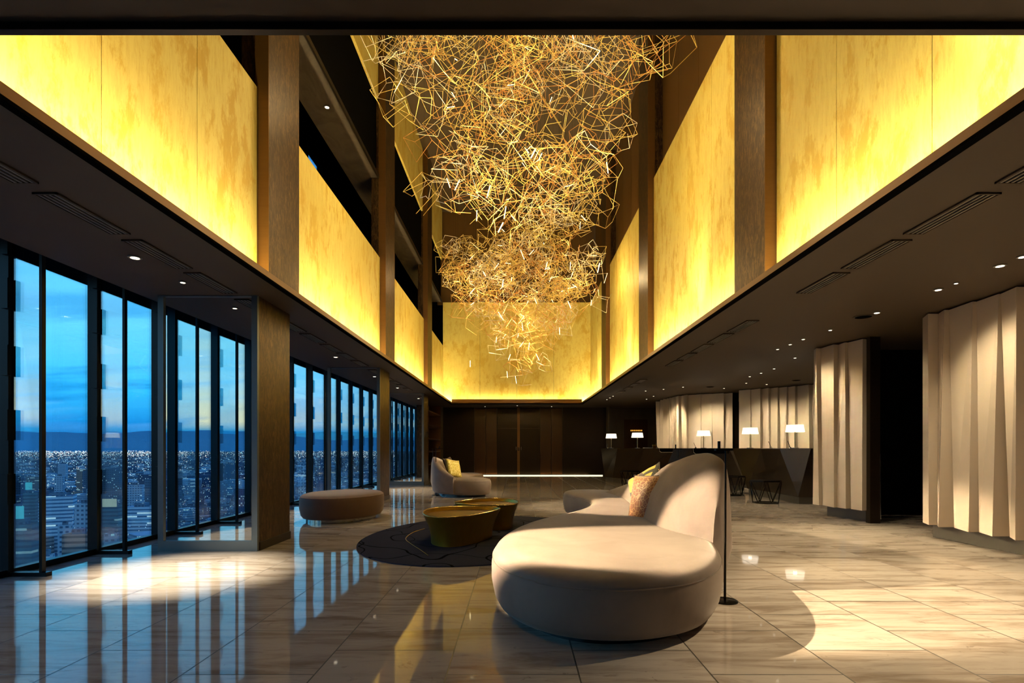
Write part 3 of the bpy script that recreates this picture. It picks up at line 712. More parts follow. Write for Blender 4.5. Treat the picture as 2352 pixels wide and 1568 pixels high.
s2 = empty('curved_sofa', (-1.5, 13.9, 0)); tag(s2, 'smaller grey crescent sofa at the back left, seen from its side', 'sofa')
sofa_body(s2, [(-1.38, 12.25), (-.98, 12.18), (-.66, 12.38), (-.60, 12.8), (-.82, 13.25), (-1.12, 13.7), (-1.18, 14.2), (-1.0, 14.7), (-.92, 15.25), (-1.15, 15.7), (-1.6, 15.7), (-2.0, 15.2), (-2.15, 14.3), (-2.05, 13.4), (-1.85, 12.7)], M['velvet'])
sofa_back(s2, [(-1.37, 12.36), (-1.58, 12.82), (-1.78, 13.3), (-1.86, 13.9), (-1.80, 14.6), (-1.58, 15.15)],
          [(-1.40, 12.28), (-1.76, 12.60), (-1.98, 13.12), (-2.08, 13.9), (-2.02, 14.6), (-1.75, 15.3)],
          [(-1.42, 12.22), (-1.84, 12.5), (-2.04, 13.05), (-2.14, 13.9), (-2.10, 14.7), (-1.85, 15.45)],
          [.45, .66, .86, .88, .78, .5], M['velvet'])
# ottoman
ot = empty('oval_ottoman', (-2.72, 8.75, 0)); tag(ot, 'oval brown velvet ottoman beside the windows', 'ottoman')
def ellipse(cx, cy, a, b, rot, n=14):
    return [(cx+a*math.cos(t)*math.cos(rot)-b*math.sin(t)*math.sin(rot), cy+a*math.cos(t)*math.sin(rot)+b*math.sin(t)*math.cos(rot)) for t in [2*math.pi*i/n for i in range(n)]]
def ottoman_body(root, outline, mat):
    pts = smooth_closed([(x, y, 0) for x, y in outline], 6); c = sum(pts, Vector())/len(pts)
    rings = [at_z(inset(pts, d), z) for d, z in [(0.10, 0.055), (0.05, 0.06), (0.02, 0.10), (0.0, 0.2), (0.0, 0.33), (0.01, 0.36), (0.012, 0.366), (0.01, 0.371), (0.04, 0.395)]]
    for s_, z in ((0.85, 0.412), (0.65, 0.424), (0.4, 0.432), (0.15, 0.435)): rings.append([Vector((c.x+(p.x-c.x)*s_, c.y+(p.y-c.y)*s_, z)) for p in pts])
    child(MB().loft(rings), 'cushion', mat, root, smooth=True, ang=60)
    child(MB().loft([at_z(inset(pts, 0.12), 0.0), at_z(inset(pts, 0.12), 0.06)]), 'chrome_base', M['chrome'], root, smooth=True)
ottoman_body(ot, ellipse(-2.72, 8.62, 0.78, 0.58, R(78)), M['velvet_brown'])

# ------------------------------------------------------------------ rug, gold tubs
rg = empty('oval_rug', (-0.45, 6.95, 0)); tag(rg, 'dark charcoal oval rug with fine curved lines under the gold tables', 'rug')
pts = smooth_closed([(x, y, 0) for x, y in ellipse(0, 0, 1.9, 1.37, math.atan2(.973, .23), 24)], 4)
MB().loft([at_z(pts, 0.001), at_z(pts, 0.012), at_z(inset(pts, 0.012), 0.018)]).build('rug_body', M['rug'], rg, True)
gl = smooth_open([PF(*p)-Vector((-0.45, 6.95, -0.019)) for p in ((975, 1217), (948, 1226), (932, 1240), (945, 1253), (965, 1266), (983, 1279))], 6)
MB().path(gl, 0.004, 5).build('gold_line', M['tubgold'], rg)
def tub(outline, hz, label, cx, cy, sc):
    r = empty('gold_coffee_table', (cx, cy, 0.018)); tag(r, label, 'coffee table')
    pts = smooth_closed([(x-cx, y-cy, 0) for x, y in outline], 6)
    rings = []
    for z, s_ in ((0.0, sc), (0.01, sc), (hz*0.3, sc+0.015), (hz*0.6, sc+(1-sc)*0.35), (hz*0.85, sc+(1-sc)*0.75), (hz-0.008, 0.99), (hz, 0.995), (hz, 0.975), (hz-0.012, 0.96), (hz-0.045, 0.93)):
        tilt = 0.0
        rings.append([Vector((p.x*s_, p.y*s_, z)) for p in pts])
    MB().loft(rings, True, False).build('tub', M['tubgold'], r, True, ang=50)
    rim = [Vector((p.x*0.985, p.y*0.985, hz)) for p in pts]
    MB().path(rim+[rim[0]], 0.007, 6).build('rim', M['rim_highlight'], r, True)  # bright bead added along the rim as its highlight
    MB().loft([[Vector((p.x*0.935, p.y*0.935, hz-0.05)) for p in pts], [Vector((p.x*0.935, p.y*0.935, hz-0.04)) for p in pts]]).build('tabletop', M['tubtop'], r)
tub([(-1.10, 6.48), (-1.02, 6.08), (-.80, 5.88), (-.55, 6.0), (-.32, 6.38), (-.20, 6.75), (-.30, 6.98), (-.60, 7.02), (-.88, 6.96), (-1.05, 6.78)], 0.34, 'nearer teardrop gold metal coffee table on the dark rug', -0.66, 6.47, 0.78)
tub([(-.86, 7.5), (-.62, 7.26), (-.32, 7.13), (-.06, 7.2), (.03, 7.55), (-.04, 7.95), (-.26, 8.15), (-.52, 8.05), (-.76, 7.78)], 0.34, 'farther gold metal coffee table partly hidden by the nearer one', -0.40, 7.62, 0.8)

# ------------------------------------------------------------------ pillows
def pillow(loc, size, th, nrm, roll, mat, label, trim=None):
    r = empty('pillow', loc); tag(r, label, 'pillow')
    N = 18; mb = MB(); vs = []; idx = {}
    for sgn in (1, -1):
        for i in range(N+1):
            for j in range(N+1):
                a = -1+2*i/N; b = -1+2*j/N
                edge = (1-a*a)*(1-b*b)
                if edge < 1e-9 and sgn == -1: idx[(sgn, i, j)] = idx[(1, i, j)]; continue
                pin = 1-0.10*(1-abs(a)**2)*(abs(b)**3); pin2 = 1-0.10*(1-abs(b)**2)*(abs(a)**3)
                w = noise.noise(Vector((a*2, b*2, sgn*3+loc[0])))*0.012
                idx[(sgn, i, j)] = len(vs); vs.append(Vector((a*size/2*pin2, b*size/2*pin, sgn*(th/2*edge**0.42+w*(edge > 0.02)))))
    fs = []
    for sgn in (1, -1):
        for i in range(N):
            for j in range(N):
                q = (idx[(sgn, i, j)], idx[(sgn, i+1, j)], idx[(sgn, i+1, j+1)], idx[(sgn, i, j+1)])
                fs.append(q if sgn == 1 else q[::-1])
    mb.add(vs, fs); o = mb.build('cushion', mat, r, True, ang=80)
    z = Vector(nrm).normalized(); x = Vector((0, 0, 1)).cross(z).normalized(); y = z.cross(x)
    q = Matrix((x, y, z)).transposed().to_quaternion() @ Quaternion((0, 0, 1), roll)
    r.rotation_mode = 'QUATERNION'; r.rotation_quaternion = q
    pp = [vs[idx[(1, i, 0)]] for i in range(N+1)]+[vs[idx[(1, N, j)]] for j in range(N+1)]+[vs[idx[(1, i, N)]] for i in range(N, -1, -1)]+[vs[idx[(1, 0, j)]] for j in range(N, -1, -1)]
    pp = [p for k_, p in enumerate(pp) if k_ == 0 or (p-pp[k_-1]).length > 1e-5]
    MB().path(pp, 0.006, 5).build('piping', trim or M['p_dark'], r, True)
    return r
pillow((1.35, 5.55, 0.595), 0.52, 0.19, (-0.75, -0.55, 0.33), 0.10, M['p_orange'], 'amber patterned velvet pillow in front, leaning on the big sofa backrest')
pillow((1.42, 6.05, 0.66), 0.46, 0.15, (-0.75, -0.5, 0.42), 0.55, M['p_gold'], 'gold and black pillow with its corner up behind the amber pillow')
pillow((1.60, 6.30, 0.64), 0.42, 0.15, (-0.7, -0.4, 0.5), 0.2, M['p_cream'], 'cream pillow with dark red marks tucked behind the amber pillow')
pillow((-1.50, 13.05, 0.62), 0.46, 0.17, (0.75, -0.55, 0.35), -0.15, M['p_yellow'], 'bright yellow pillow on the smaller back sofa')
pillow((-1.68, 13.75, 0.66), 0.44, 0.15, (0.8, -0.3, 0.35), 0.1, M['p_dark'], 'dark pillow behind the yellow pillow on the back sofa')

# ------------------------------------------------------------------ slim floor lamps
def floor_lamp(loc, label, arm=-0.09, hgt=1.09, stub=True, r=0.09, two=False):
    e = empty('floor_lamp', loc); tag(e, label, 'floor lamp')
    MB().lathe([(0, 0), (r, 0), (r, 0.008), (r-0.01, 0.014), (0, 0.014)], 32).build('base', M['lamp_black'], e, True)
    MB().tube((0, 0, 0.01), (0.006, 0, hgt-0.02), 0.009, 0.007, 10).build('pole', M['lamp_black'], e, True)
    MB().box(min(arm, 0)-0.01, max(arm, 0)+0.05, -0.02, 0.02, hgt-0.022, hgt-0.008).build('arm', M['lamp_black'], e)
    MB().tube((arm*0.7, 0, hgt-0.01), (arm*0.7, 0, hgt+0.045), 0.010, 0.010, 10).build('lamp_head', M['lamp_black'], e, True)
    return e
b0 = PF(1665, 1381); floor_lamp((b0.x, b0.y, 0), 'slim black floor lamp on a round base beside the near end of the big sofa', -0.06, 1.105)
floor_lamp((XF(1559, 7.6)-0.0, 7.6, 0), 'slim dark floor lamp standing behind the big sofa backrest', -0.09, 1.105) if False else None
fl2 = floor_lamp((2.18, 7.42, 0), 'slim dark floor lamp standing behind the big sofa backrest', -0.05, 1.105)
b1 = PF(1001, 1137); floor_lamp((b1.x, b1.y, 0), 'slim black floor lamp in front of the smaller back sofa', 0.12, 1.10)
floor_lamp((XF(994, 15.9)-0.02, 16.0, 0), 'slim floor lamp behind the smaller back sofa', 0.15, 1.10)

# ------------------------------------------------------------------ ceiling vents and downlights
def vent(x0, x1, y0, y1, label, group):
    r = empty('air_vent', ((x0+x1)/2, (y0+y1)/2, CZ)); tag(r, label, 'air vent', group)
    w = (x1-x0)/2; l = (y1-y0)/2
    MB().box(-w, w, -l, l, -0.002, 0.002).build('backing', M['black'], r)
    f = MB(); f.box(-w, w, -l, -l+0.012, -0.012, 0); f.box(-w, w, l-0.012, l, -0.012, 0); f.box(-w, -w+0.012, -l, l, -0.012, 0); f.box(w-0.012, w, -l, l, -0.012, 0)
    f.build('vent_frame', M['ceil'], r)
    n = 4
    for i in range(n):
        cx = -w+(i+0.8)*2*w/(n+0.6)
        MB().box(cx-0.007, cx+0.007, -l+0.012, l-0.012, -0.010, -0.002).build('slat', M['vent'], r)
    return r
VY = VY
VR = [(2.70, 3.37), (3.50, 4.17), (4.29, 4.97), (5.09, 5.76), (7.0, 7.67), (7.8, 8.47), (8.6, 9.27), (9.4, 10.07), (10.2, 10.87), (12.5, 13.1), (13.3, 13.9), (14.1, 14.7), (14.9, 15.5)]
for i, (a, b) in enumerate(VR):
    lab = 'slot air vent over the window side, '
    zone = ['nearest the camera', 'second from the camera', 'just past the left downlight', 'reaching the first mirrored pillar'][i] if i < 4 else ('between the first and second mirrored pillars' if i < 9 else 'between the second and third mirrored pillars')
    vent(-3.09, -2.93, a, b, lab+zone, 'slot vents on the window side' if i < 4 else 'slot vents, window side, '+zone)
VR2 = [(2.70, 3.37), (3.50, 4.17), (4.29, 4.97), (5.09, 5.76), (7.0, 7.67), (7.8, 8.47), (8.6, 9.27), (9.4, 10.07), (10.2, 10.87), (13.0, 13.6), (13.8, 14.4), (14.6, 15.2), (15.6, 16.2)]
for i, (a, b) in enumerate(VR2):
    lab = 'slot air vent over the reception side, '
    zone = ['nearest the camera', 'second from the camera', 'third from the camera', 'just before the first tall pillar'][i] if i < 4 else ('in the middle run' if i < 9 else 'in the farthest run')
    vent(2.93, 3.09, a, b, lab+zone, 'slot vents on the reception side' if i < 4 else 'slot vents, reception side, '+zone)
def downlight(p, rad, label, group=None, lit=True):
    r = empty('ceiling_downlight', (p[0], p[1], CZ)); tag(r, label, 'ceiling light', group)
    MB().lathe([(rad, -0.001), (rad, -0.008), (rad*0.78, -0.010), (rad*0.74, -0.001)], 20).build('trim_ring', M['vent'], r, True)
    MB().lathe([(0, -0.0115), (rad*0.62, -0.0115), (rad*0.62, -0.009), (0, -0.009)], 16).build('lens', M['lens'] if lit else M['black'], r)
downlight(PC(310, 590), 0.055, 'round downlight glowing over the bright pool of light near the windows')
downlight(PC(420, 647), 0.035, 'tiny recessed spotlight between the slot vents on the window side', None)
downlight(PC(771, 819), 0.05, 'round downlight above the oval ottoman')
downlight(PC(913, 890), 0.05, 'round downlight between the second and third mirrored pillars')
p = Vector((XF(751, 8.1)*1.0, 8.1*1.0, 6.58)); r = empty('ceiling_downlight', (-3.05, 8.83, 6.58)); tag(r, 'tiny downlight in the high soffit above the second gold parapet panel', 'ceiling light')
MB().lathe([(0.05, 0.0), (0.05, -0.008), (0.035, -0.008), (0.035, 0.0)], 16).build('trim_ring', M['vent'], r); MB().lathe([(0, -0.007), (0.033, -0.007), (0.033, -0.004), (0, -0.004)], 12).build('lens', M['lens'], r)
G = 'small downlights over the reception floor'
for (px, py, rr, lab) in ((2349, 588, .045, 'recessed downlight cut by the right edge of the picture'), (2297, 609, .05, 'largest recessed downlight, above the nearest cream pleated wall'),
                          (2155, 664, .045, 'recessed downlight over the left end of the nearest cream pleated wall'), (2196, 649, .025, 'tiny recessed spot between the two downlights at the right'), (2014, 717, .045, 'recessed downlight in front of the dark corridor opening')):
    downlight(PC(px, py), rr, lab)
for (px, py) in ((1907, 757), (1845, 778), (1786, 801), (1826, 821), (1778, 846), (1748, 856), (1722, 864), (1714, 879), (1761, 882), (1569, 888), (1524, 893), (1483, 897), (1663, 891), (1501, 909), (1485, 916), (1408, 909), (1401, 913), (1394, 917), (1815, 790)):
    downlight(PC(px, py), 0.032, 'small lit recessed downlight in the dark ceiling over the reception area', G)
for (px, py, lab) in ((1983, 727, 'dark unlit round ceiling speaker above the cream pier'), (1631, 888, 'dark unlit round ceiling speaker over the long reception desk'), (1829, 873, 'dark unlit round ceiling speaker over the nearer desk')):
    p = PC(px, py); r = empty('ceiling_speaker', (p.x, p.y, CZ)); tag(r, lab, 'speaker')
    MB().lathe([(0.0, -0.008), (0.09, -0.008), (0.10, -0.001), (0, -0.001)], 24).build('grille', M['black'], r, True)
    MB().lathe([(0.10, -0.001), (0.115, -0.001), (0.115, -0.006), (0.10, -0.006)], 24).build('rim', M['ceil'], r, True)
for (px, py, lab) in ((1188, 931, 'tiny spotlight in the ceiling directly over the far door seam'), (1114, 933, 'tiny spotlight in the ceiling left of the far doors'), (1267, 933, 'tiny spotlight in the ceiling right of the far doors')):
    downlight(PC(px, py), 0.035, lab)
for (y, lab) in ((3.95, 'first accent spotlight on the left ceiling edge'), (6.95, 'second accent spotlight on the left ceiling edge'), (9.6, 'third accent spotlight on the left ceiling edge')):
    pass

# ------------------------------------------------------------------ chandelier
random.seed(11)
ch = empty('chandelier', (0.0, 11.0, 9.98)); tag(ch, 'huge cascading chandelier of tangled gold wire polygons filling the tall atrium', 'chandelier')
def interp(tab, z):
    for (z0, r0), (z1, r1) in zip(tab[:-1], tab[1:]):
        if z0 >= z >= z1: return r0+(r1-r0)*(z0-z)/(z0-z1)
    return tab[0][1] if z > tab[0][0] else 0
def frame_edges(c, rad, rnd):
    n = rnd.choice((4, 5, 5, 6)); h = rad*rnd.uniform(0.5, 0.9)
    q = Quaternion(Vector((rnd.gauss(0, 1), rnd.gauss(0, 1), rnd.gauss(0, 1))).normalized(), rnd.uniform(0, 6.28))
    A = []; B = []
    for i in range(n):
        t = 2*math.pi*i/n+rnd.uniform(-.35, .35); rr = rad*rnd.uniform(0.6, 1.15)
        A.append(c+q @ Vector((rr*math.cos(t), rr*math.sin(t), h*rnd.uniform(.5, 1.1))))
        t += rnd.uniform(-.2, .5); rr = rad*rnd.uniform(0.45, 1.0)
        B.append(c+q @ Vector((rr*math.cos(t), rr*math.sin(t), -h*rnd.uniform(.5, 1.1))))
    E = [(A[i], A[(i+1) % n]) for i in range(n)]
    for i in range(n):
        if rnd.random() < 0.85: E.append((B[i], B[(i+1) % n]))
        if rnd.random() < 0.8: E.append((A[i], B[i]))
    return E, A+B
def rod(mb, a, b, r):
    mb.tube(a, b, r, r, 4, False)
TA = [(9.3, 1.9), (7.6, 2.25), (6.6, 2.0), (6.0, 1.8), (5.3, 1.5), (4.8, 0.95), (4.55, 0.3)]
TB = [(7.4, 1.2), (6.6, 1.95), (6.0, 2.15), (4.9, 1.85), (4.2, 1.2), (3.5, 0.9), (2.95, 0.3)]
rnd = random.Random(4)
mods = []
def scatter(n, tab, cy, cx, zlo, zhi, r0, r1, ysc, bias):
    k = 0
    while k < n:
        z = rnd.uniform(zlo, zhi); R0 = interp(tab, z)
        if rnd.random() > (R0/2.3)**1.7*bias(z): continue
        a = rnd.uniform(0, 6.283); q = math.sqrt(rnd.random())
        rad = rnd.uniform(r0, r1)
        x = cx+R0*q*math.cos(a); y = cy+R0*ysc*q*math.sin(a)
        mods.append((Vector((x, y, z)), rad, cy)); k += 1
scatter(250, TA, 8.6, -0.05, 4.55, 8.8, 0.28, 0.48, 1.0, lambda z: 1.0)
scatter(330, TB, 14.5, 0.12, 2.95, 7.2, 0.20, 0.36, 1.0, lambda z: 1.0 if z < 6.4 else 0.35)
for (px, py, Y) in ((1535, 95, 6.2), (1500, 80, 6.6), (870, 95, 7.2), (900, 170, 7.4), (1450, 150, 7.4), (900, 240, 8.0), (1370, 430, 8.9), (1380, 480, 9.2), (1300, 480, 9.4), (970, 440, 8.2), (1320, 520, 10.6), (1350, 500, 10.4), (1040, 610, 12.8), (1365, 620, 12.8), (1380, 690, 14)):
    mods.append((P(px, py, Y), 0.32, 8.6))
def screen(p): return p[0].y
order = sorted(range(len(mods)), key=lambda i: mods[i][0].y/mods[i][1])
rest = {0: MB(), 1: MB(), 2: MB()}; verts_all = []
for rank, i in enumerate(order):
    c, rad, cy = mods[i]; E, V = frame_edges(c, rad, rnd); verts_all.append((c, V))
    rr = 0.0038 if c.y < 11 else 0.0046
    mi = rnd.choices((0, 1, 2), (6, 2.2, 2))[0]
    mt = (M['wire'], M['wire_pale'], M['wire_copper'])[mi]
    if rank < 100:
        mb = MB()
        for a, b in E: rod(mb, a, b, rr)
        child(mb, 'wire_frame', mt, ch)
    else:
        for a, b in E: rod(rest[mi], a, b, rr)
for mi, mb in rest.items():
    o = child(mb, 'wire_frames', (M['wire'], M['wire_pale'], M['wire_copper'])[mi], ch); o['kind'] = 'stuff'
# glowing rods
LR = [(1225, 352, 8.0, .011), (1210, 345, 8.0, .006), (1122, 440, 8.4, .008), (1050, 425, 8.2, .007), (1150, 522, 8.8, .013), (1030, 420, 8.2, .006), (1160, 488, 8.6, .008), (1095, 495, 8.6, .006), (1340, 500, 9.5, .006), (1395, 385, 8.6, .007),
      (1200, 585, 13, .009), (1155, 650, 13.5, .013), (1085, 668, 13.2, .009), (1112, 628, 13.4, .009), (1140, 612, 13.4, .007), (1375, 615, 13, .011), (1308, 700, 14, .010), (1310, 610, 13.5, .008), (1255, 610, 13.5, .007), (1358, 695, 13.5, .006), (1150, 725, 14, .010), (1200, 750, 14, .007), (1190, 770, 14.4, .006),
      (1170, 820, 14.5, .007), (1080, 835, 14.5, .008), (1235, 820, 14.5, .008), (1165, 860, 14.5, .007), (1185, 872, 14.6, .007), (1215, 795, 14.5, .007), (1140, 780, 14.5, .007), (1265, 640, 14, .006), (1285, 760, 14, .006), (1175, 640, 13, .006), (1230, 690, 14, .007)]
for (px, py, Y, r_) in LR:
    c = P(px, py, Y); d = Vector((rnd.uniform(-.5, .5), rnd.uniform(-.6, .6), rnd.choice((-1, 1))*rnd.uniform(.3, 1))).normalized()*0.095*(Y/10)**0.3*(r_/0.008)**0.5
    child(MB().tube(c-d, c+d, r_*0.75, r_*0.75, 6), 'light_rod', M['led'], ch)
for q in range(34):
    c = rnd.choice([m_ for m_ in mods if m_[2] > 10])[0] if q < 24 else rnd.choice([m_ for m_ in mods if m_[2] < 10])[0]
    d = Vector((rnd.gauss(0, 1), rnd.gauss(0, 1), rnd.gauss(0, 1))).normalized()*rnd.uniform(.05, .10)
    child(MB().tube(c-d, c+d, 0.0045, 0.0045, 6), 'light_rod', M['led'], ch)
sw = MB()
for i in order[::5]:
    c = mods[i][0]; sw.tube((c.x, c.y, c.z), (c.x, c.y, 9.98), 0.0012, 0.0012, 3, False)
o = child(sw, 'suspension_wires', M['lamp_black'], ch); o['kind'] = 'stuff'

# ------------------------------------------------------------------ city outside
GZ = -110.0
def mat_facade(name, base, win, lit, dens, sx=3.2, sz=3.4, es=1.0, band=False):
    m, nt = newmat(name); co = nt.obj(); x, y, z = nt.xyz(co)
    g = nt.node('ShaderNodeNewGeometry'); nx, ny, nz = nt.xyz(g.outputs['Normal'])
    h = nt.m('ADD', x, y); hx = nt.m('DIVIDE', h, sx); hz = nt.m('DIVIDE', z, sz)
    fx = nt.m('FRACT', hx); fz = nt.m('FRACT', hz)
    wx = 1.0 if band else nt.m('MULTIPLY', nt.m('GREATER_THAN', fx, 0.25), nt.m('LESS_THAN', fx, 0.8))
    wz = nt.m('MULTIPLY', nt.m('GREATER_THAN', fz, 0.3), nt.m('LESS_THAN', fz, 0.72))
    wall = nt.m('LESS_THAN', nt.m('ABSOLUTE', nz), 0.5)
    w = nt.m('MULTIPLY', nt.m('MULTIPLY', wx, wz), wall)
    idn = nt.node('ShaderNodeTexWhiteNoise', {'noise_dimensions': '3D'}, Vector=nt.comb(nt.m('FLOOR', nt.m('MULTIPLY', hx, 0.35 if band else 1.0)), nt.m('FLOOR', hz), nt.node('ShaderNodeObjectInfo').outputs['Random']))
    on = nt.m('MULTIPLY', nt.m('GREATER_THAN', idn.outputs['Value'], 1-dens), w)
    c = nt.mix(w, base, win)
    b = nt.node('ShaderNodeBsdfPrincipled', None, Base_Color=c, Roughness=0.7)
    nt.l.new(nt.mix(idn.outputs['Value'], lit, (0.5, 0.9, 1.0)), b.inputs['Emission Color']); nt.l.new(nt.m('MULTIPLY', on, es), b.inputs['Emission Strength'])
    finish(nt, b); return m
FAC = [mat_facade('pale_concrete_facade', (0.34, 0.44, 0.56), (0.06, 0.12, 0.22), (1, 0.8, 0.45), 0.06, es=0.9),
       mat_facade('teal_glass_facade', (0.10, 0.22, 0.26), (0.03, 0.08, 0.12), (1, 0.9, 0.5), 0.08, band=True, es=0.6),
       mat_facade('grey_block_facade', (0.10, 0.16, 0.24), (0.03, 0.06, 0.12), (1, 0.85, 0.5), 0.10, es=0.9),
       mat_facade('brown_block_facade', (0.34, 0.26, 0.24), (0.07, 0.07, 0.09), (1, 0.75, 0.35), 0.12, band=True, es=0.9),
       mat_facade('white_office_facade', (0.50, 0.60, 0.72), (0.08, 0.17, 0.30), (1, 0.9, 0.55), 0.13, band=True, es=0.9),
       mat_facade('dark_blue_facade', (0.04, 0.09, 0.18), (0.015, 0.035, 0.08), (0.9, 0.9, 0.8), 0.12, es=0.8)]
M['ground'] = pbr('dark_city_ground', (0.035, 0.055, 0.085), 0.9)
M['mount'] = pbr('haze_blue_mountain', (0.07, 0.28, 0.42), 1.0)  # blue of the horizon haze put into the mountain colour
gr = MB().box(-60000, -60, -60000, 60000, GZ-5, GZ).build('ground', M['ground']); struct(gr)
def block(name, cx, cy, w, d, h, rz, mat, label, group=None, roof=True, z0=GZ, extra=None):
    base = Vector((cx, cy, z0))
    root = MB().box(-w/2, w/2, -d/2, d/2, 0, h).build(name, mat); root.location = base; root.rotation_euler = (0, 0, rz)
    tag(root, label, 'building', group)
    if roof:
        MB().box(-w*0.2, w*0.2, -d*0.25, d*0.25, h, h+3.5+w*0.04).build('roof_plant_room', FAC[2], root)
        pm = MB()
        for (a, b, c_, e_) in ((-w/2, w/2, -d/2, -d/2+0.5), (-w/2, w/2, d/2-0.5, d/2), (-w/2, -w/2+0.5, -d/2+0.5, d/2-0.5), (w/2-0.5, w/2, -d/2+0.5, d/2-0.5)): pm.box(a, b, c_, e_, h, h+1.1)
        pm.build('parapet', mat, root)
    return root
NEAR = [  # x0, x1, ytop, Y, facade, rz, label
    (10, 88, 1206, 330, 1, .25, 'teal balcony apartment tower at the lower left of the window view'),
    (100, 172, 1140, 520, 4, .5, 'white office block with lit floors seen left of the second mullion'),
    (176, 222, 1158, 430, 0, .1, 'white banded stepped tower against the second wide mullion'),
    (134, 166, 1208, 385, 0, .6, 'small white-blue stair-shaped block below the white office block'),
    (150, 214, 1228, 345, 3, .2, 'low brown-grey block with lit windows above the window sill'),
    (224, 286, 1162, 480, 1, .1, 'banded teal office with a bright sign box on its roof'),
    (240, 272, 1228, 350, 0, .5, 'small pale teal block in front of the banded office'),
    (290, 362, 1164, 560, 4, .15, 'wide pale office block nearest the first mirrored pillar'),
    (127, 147, 1094, 900, 0, .3, 'slim pale tower standing alone in the middle of the city'),
    (226, 288, 1082, 950, 2, .1, 'wide grey grid apartment slab above the banded office'),
    (12, 55, 1107, 800, 5, .3, 'broad dark block at the far left of the city view'),
    (56, 84, 1134, 560, 1, .4, 'dark teal tower behind the balcony apartment tower'),
    (192, 212, 1082, 1000, 2, .2, 'grey gridded block beside the second wide mullion'),
    (96, 124, 1277, 300, 0, .5, 'tiny white roofed building at the foot of the window'),
    (294, 330, 1115, 800, 0, .35, 'mid-height pale block left of the first mirrored pillar'),
    (683, 717, 1064, 600, 0, .5, 'pale apartment block behind the ottoman windows'),
    (725, 757, 1060, 620, 5, .4, 'blue apartment block behind the ottoman windows')]
for (x0, x1, yt, Y, fi, rz, lab) in NEAR:
    a = P(x0, yt, Y); b = P(x1, yt, Y); w = (b.x-a.x)*0.80; u_ = abs((a.x+b.x)/2/Y)
    o = block('city_building', (a.x+b.x)/2, Y, w, w*0.7, a.z-GZ, rz, FAC[fi], lab)
    if 'sign box' in lab:
        MB().box(-w*0.35, w*0.45, -w*0.38, -w*0.34, a.z-GZ, a.z-GZ+7).build('rooftop_sign', emis('pale_sign_glow', (0.75, 0.9, 0.75), 0.9), o)
    if 'balcony' in lab:
        MB().box(-w*0.3, w*0.25, -w*0.36, -w*0.32, a.z-GZ+4.5, a.z-GZ+12).build('rooftop_sign', emis('cyan_sign_glow', (0.1, 0.75, 1.0), 1.0), o)
rnd = random.Random(21)
def sector():
    q = rnd.random()
    if q < 0.55: u_ = rnd.uniform(-0.98, -0.60); return u_, 1
    if q < 0.68: u_ = rnd.uniform(-0.43, -0.22); return u_, 1
    return rnd.uniform(-0.66, -0.22), -1
cnt = 0; placed = []
LAB = {0: ('pale mid-sized city building among the dense blocks beyond the glass', 'pale mid-distance city buildings'), 2: ('grey mid-sized city building among the dense blocks beyond the glass', 'grey mid-distance city buildings'),
       5: ('dark blue mid-sized city building among the dense blocks beyond the glass', 'dark mid-distance city buildings'), 4: ('white banded city building among the dense blocks beyond the glass', 'white mid-distance city buildings'), 3: ('brown banded city building among the dense blocks beyond the glass', 'brown mid-distance city buildings')}
while cnt < 230:
    u_, sg = sector(); Y = 480*math.exp(rnd.uniform(0, 1.55)); w = rnd.uniform(14, 34); h = rnd.choice((12, 15, 20, 26, 34, 42))*rnd.uniform(.8, 1.2)
    if Y > 650 and rnd.random() < .12: h = rnd.uniform(45, 72)
    if Y < 620: h = min(h, 30)
    X = u_*Y; yy = sg*Y
    if any((X-a)**2+(yy-b)**2 < (c_+w)**2*0.5 for a, b, c_ in placed): continue
    placed.append((X, yy, w)); fi = rnd.choices((0, 2, 5, 4, 3), (3, 3, 4, 1, 1))[0]
    block('city_building', X, yy, w, w*rnd.uniform(.6, 1.1), h, rnd.uniform(0, 1.5), FAC[fi], LAB[fi][0], LAB[fi][1], roof=False); cnt += 1
# uncountable distance: low roofs and lights
def rooftops(n, ylo, yhi, mat, hs, ws):
    mb = MB()
    for _ in range(n):
        u_, sg = sector(); Y = ylo*(yhi/ylo)**rnd.random(); X = u_*Y
        w = ws*rnd.uniform(.6, 1.6); d = ws*rnd.uniform(.6, 1.4); h = hs*rnd.uniform(.4, 1.5)
        mb.box(X-w/2, X+w/2, sg*Y-d/2, sg*Y+d/2, GZ, GZ+h, rnd.uniform(0, 1.5))
    return mb
for (n_, a, b, fi, hs, ws) in ((1500, 380, 1500, 2, 8, 13), (1100, 400, 2000, 5, 10, 16), (500, 420, 2500, 0, 9, 14), (2200, 1500, 7000, 5, 16, 34), (900, 1500, 7000, 2, 22, 34), (500, 1400, 6000, 4, 22, 30)):
    o = rooftops(n_, a, b, FAC[fi], hs, ws).build('distant_rooftops', FAC[fi])
    tag(o, 'sea of low distant rooftops filling the city down to the horizon', 'city', None, 'stuff')
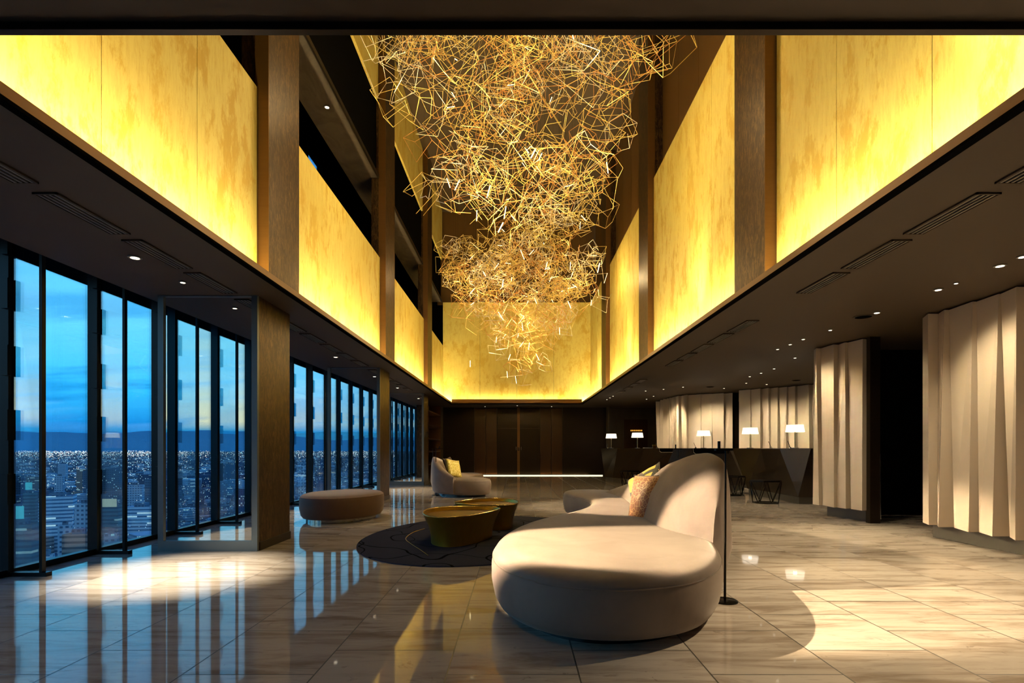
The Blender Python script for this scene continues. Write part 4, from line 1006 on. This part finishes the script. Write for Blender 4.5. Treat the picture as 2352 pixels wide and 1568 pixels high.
def lights(n, ylo, yhi, mat, px, zhi):
    mb = MB()
    for _ in range(n):
        u_, sg = sector(); Y = ylo*(yhi/ylo)**rnd.random(); X = u_*Y; s_ = Y/1262*px*rnd.uniform(.5, 1.3)
        z = GZ+rnd.uniform(6, zhi)
        mb.add([(X+s_, sg*Y, z), (X-s_, sg*Y, z), (X, sg*Y+s_, z), (X, sg*Y-s_, z), (X, sg*Y, z+s_), (X, sg*Y, z-s_)], [(0, 2, 4), (2, 1, 4), (1, 3, 4), (3, 0, 4), (2, 0, 5), (1, 2, 5), (3, 1, 5), (0, 3, 5)])
    return mb
LM = [emis('cool_city_light', (0.45, 0.85, 1.0), 2.2), emis('white_city_light', (1.0, 0.95, 0.9), 2.2), emis('amber_city_light', (1.0, 0.6, 0.2), 1.4)]
for (n_, a, b, mi, px, zh) in ((2200, 420, 3500, 0, 0.8, 48), (1300, 420, 3500, 1, 0.8, 48), (260, 420, 3000, 2, 0.7, 20), (1900, 3000, 14000, 0, 0.75, 55), (2300, 4500, 14000, 1, 0.8, 55), (250, 3000, 14000, 2, 0.6, 50)):
    o = lights(n_, a, b, LM[mi], px, zh).build('city_lights', LM[mi]); tag(o, 'countless tiny lights scattered over the city to the horizon', 'lights', None, 'stuff')
# mountains
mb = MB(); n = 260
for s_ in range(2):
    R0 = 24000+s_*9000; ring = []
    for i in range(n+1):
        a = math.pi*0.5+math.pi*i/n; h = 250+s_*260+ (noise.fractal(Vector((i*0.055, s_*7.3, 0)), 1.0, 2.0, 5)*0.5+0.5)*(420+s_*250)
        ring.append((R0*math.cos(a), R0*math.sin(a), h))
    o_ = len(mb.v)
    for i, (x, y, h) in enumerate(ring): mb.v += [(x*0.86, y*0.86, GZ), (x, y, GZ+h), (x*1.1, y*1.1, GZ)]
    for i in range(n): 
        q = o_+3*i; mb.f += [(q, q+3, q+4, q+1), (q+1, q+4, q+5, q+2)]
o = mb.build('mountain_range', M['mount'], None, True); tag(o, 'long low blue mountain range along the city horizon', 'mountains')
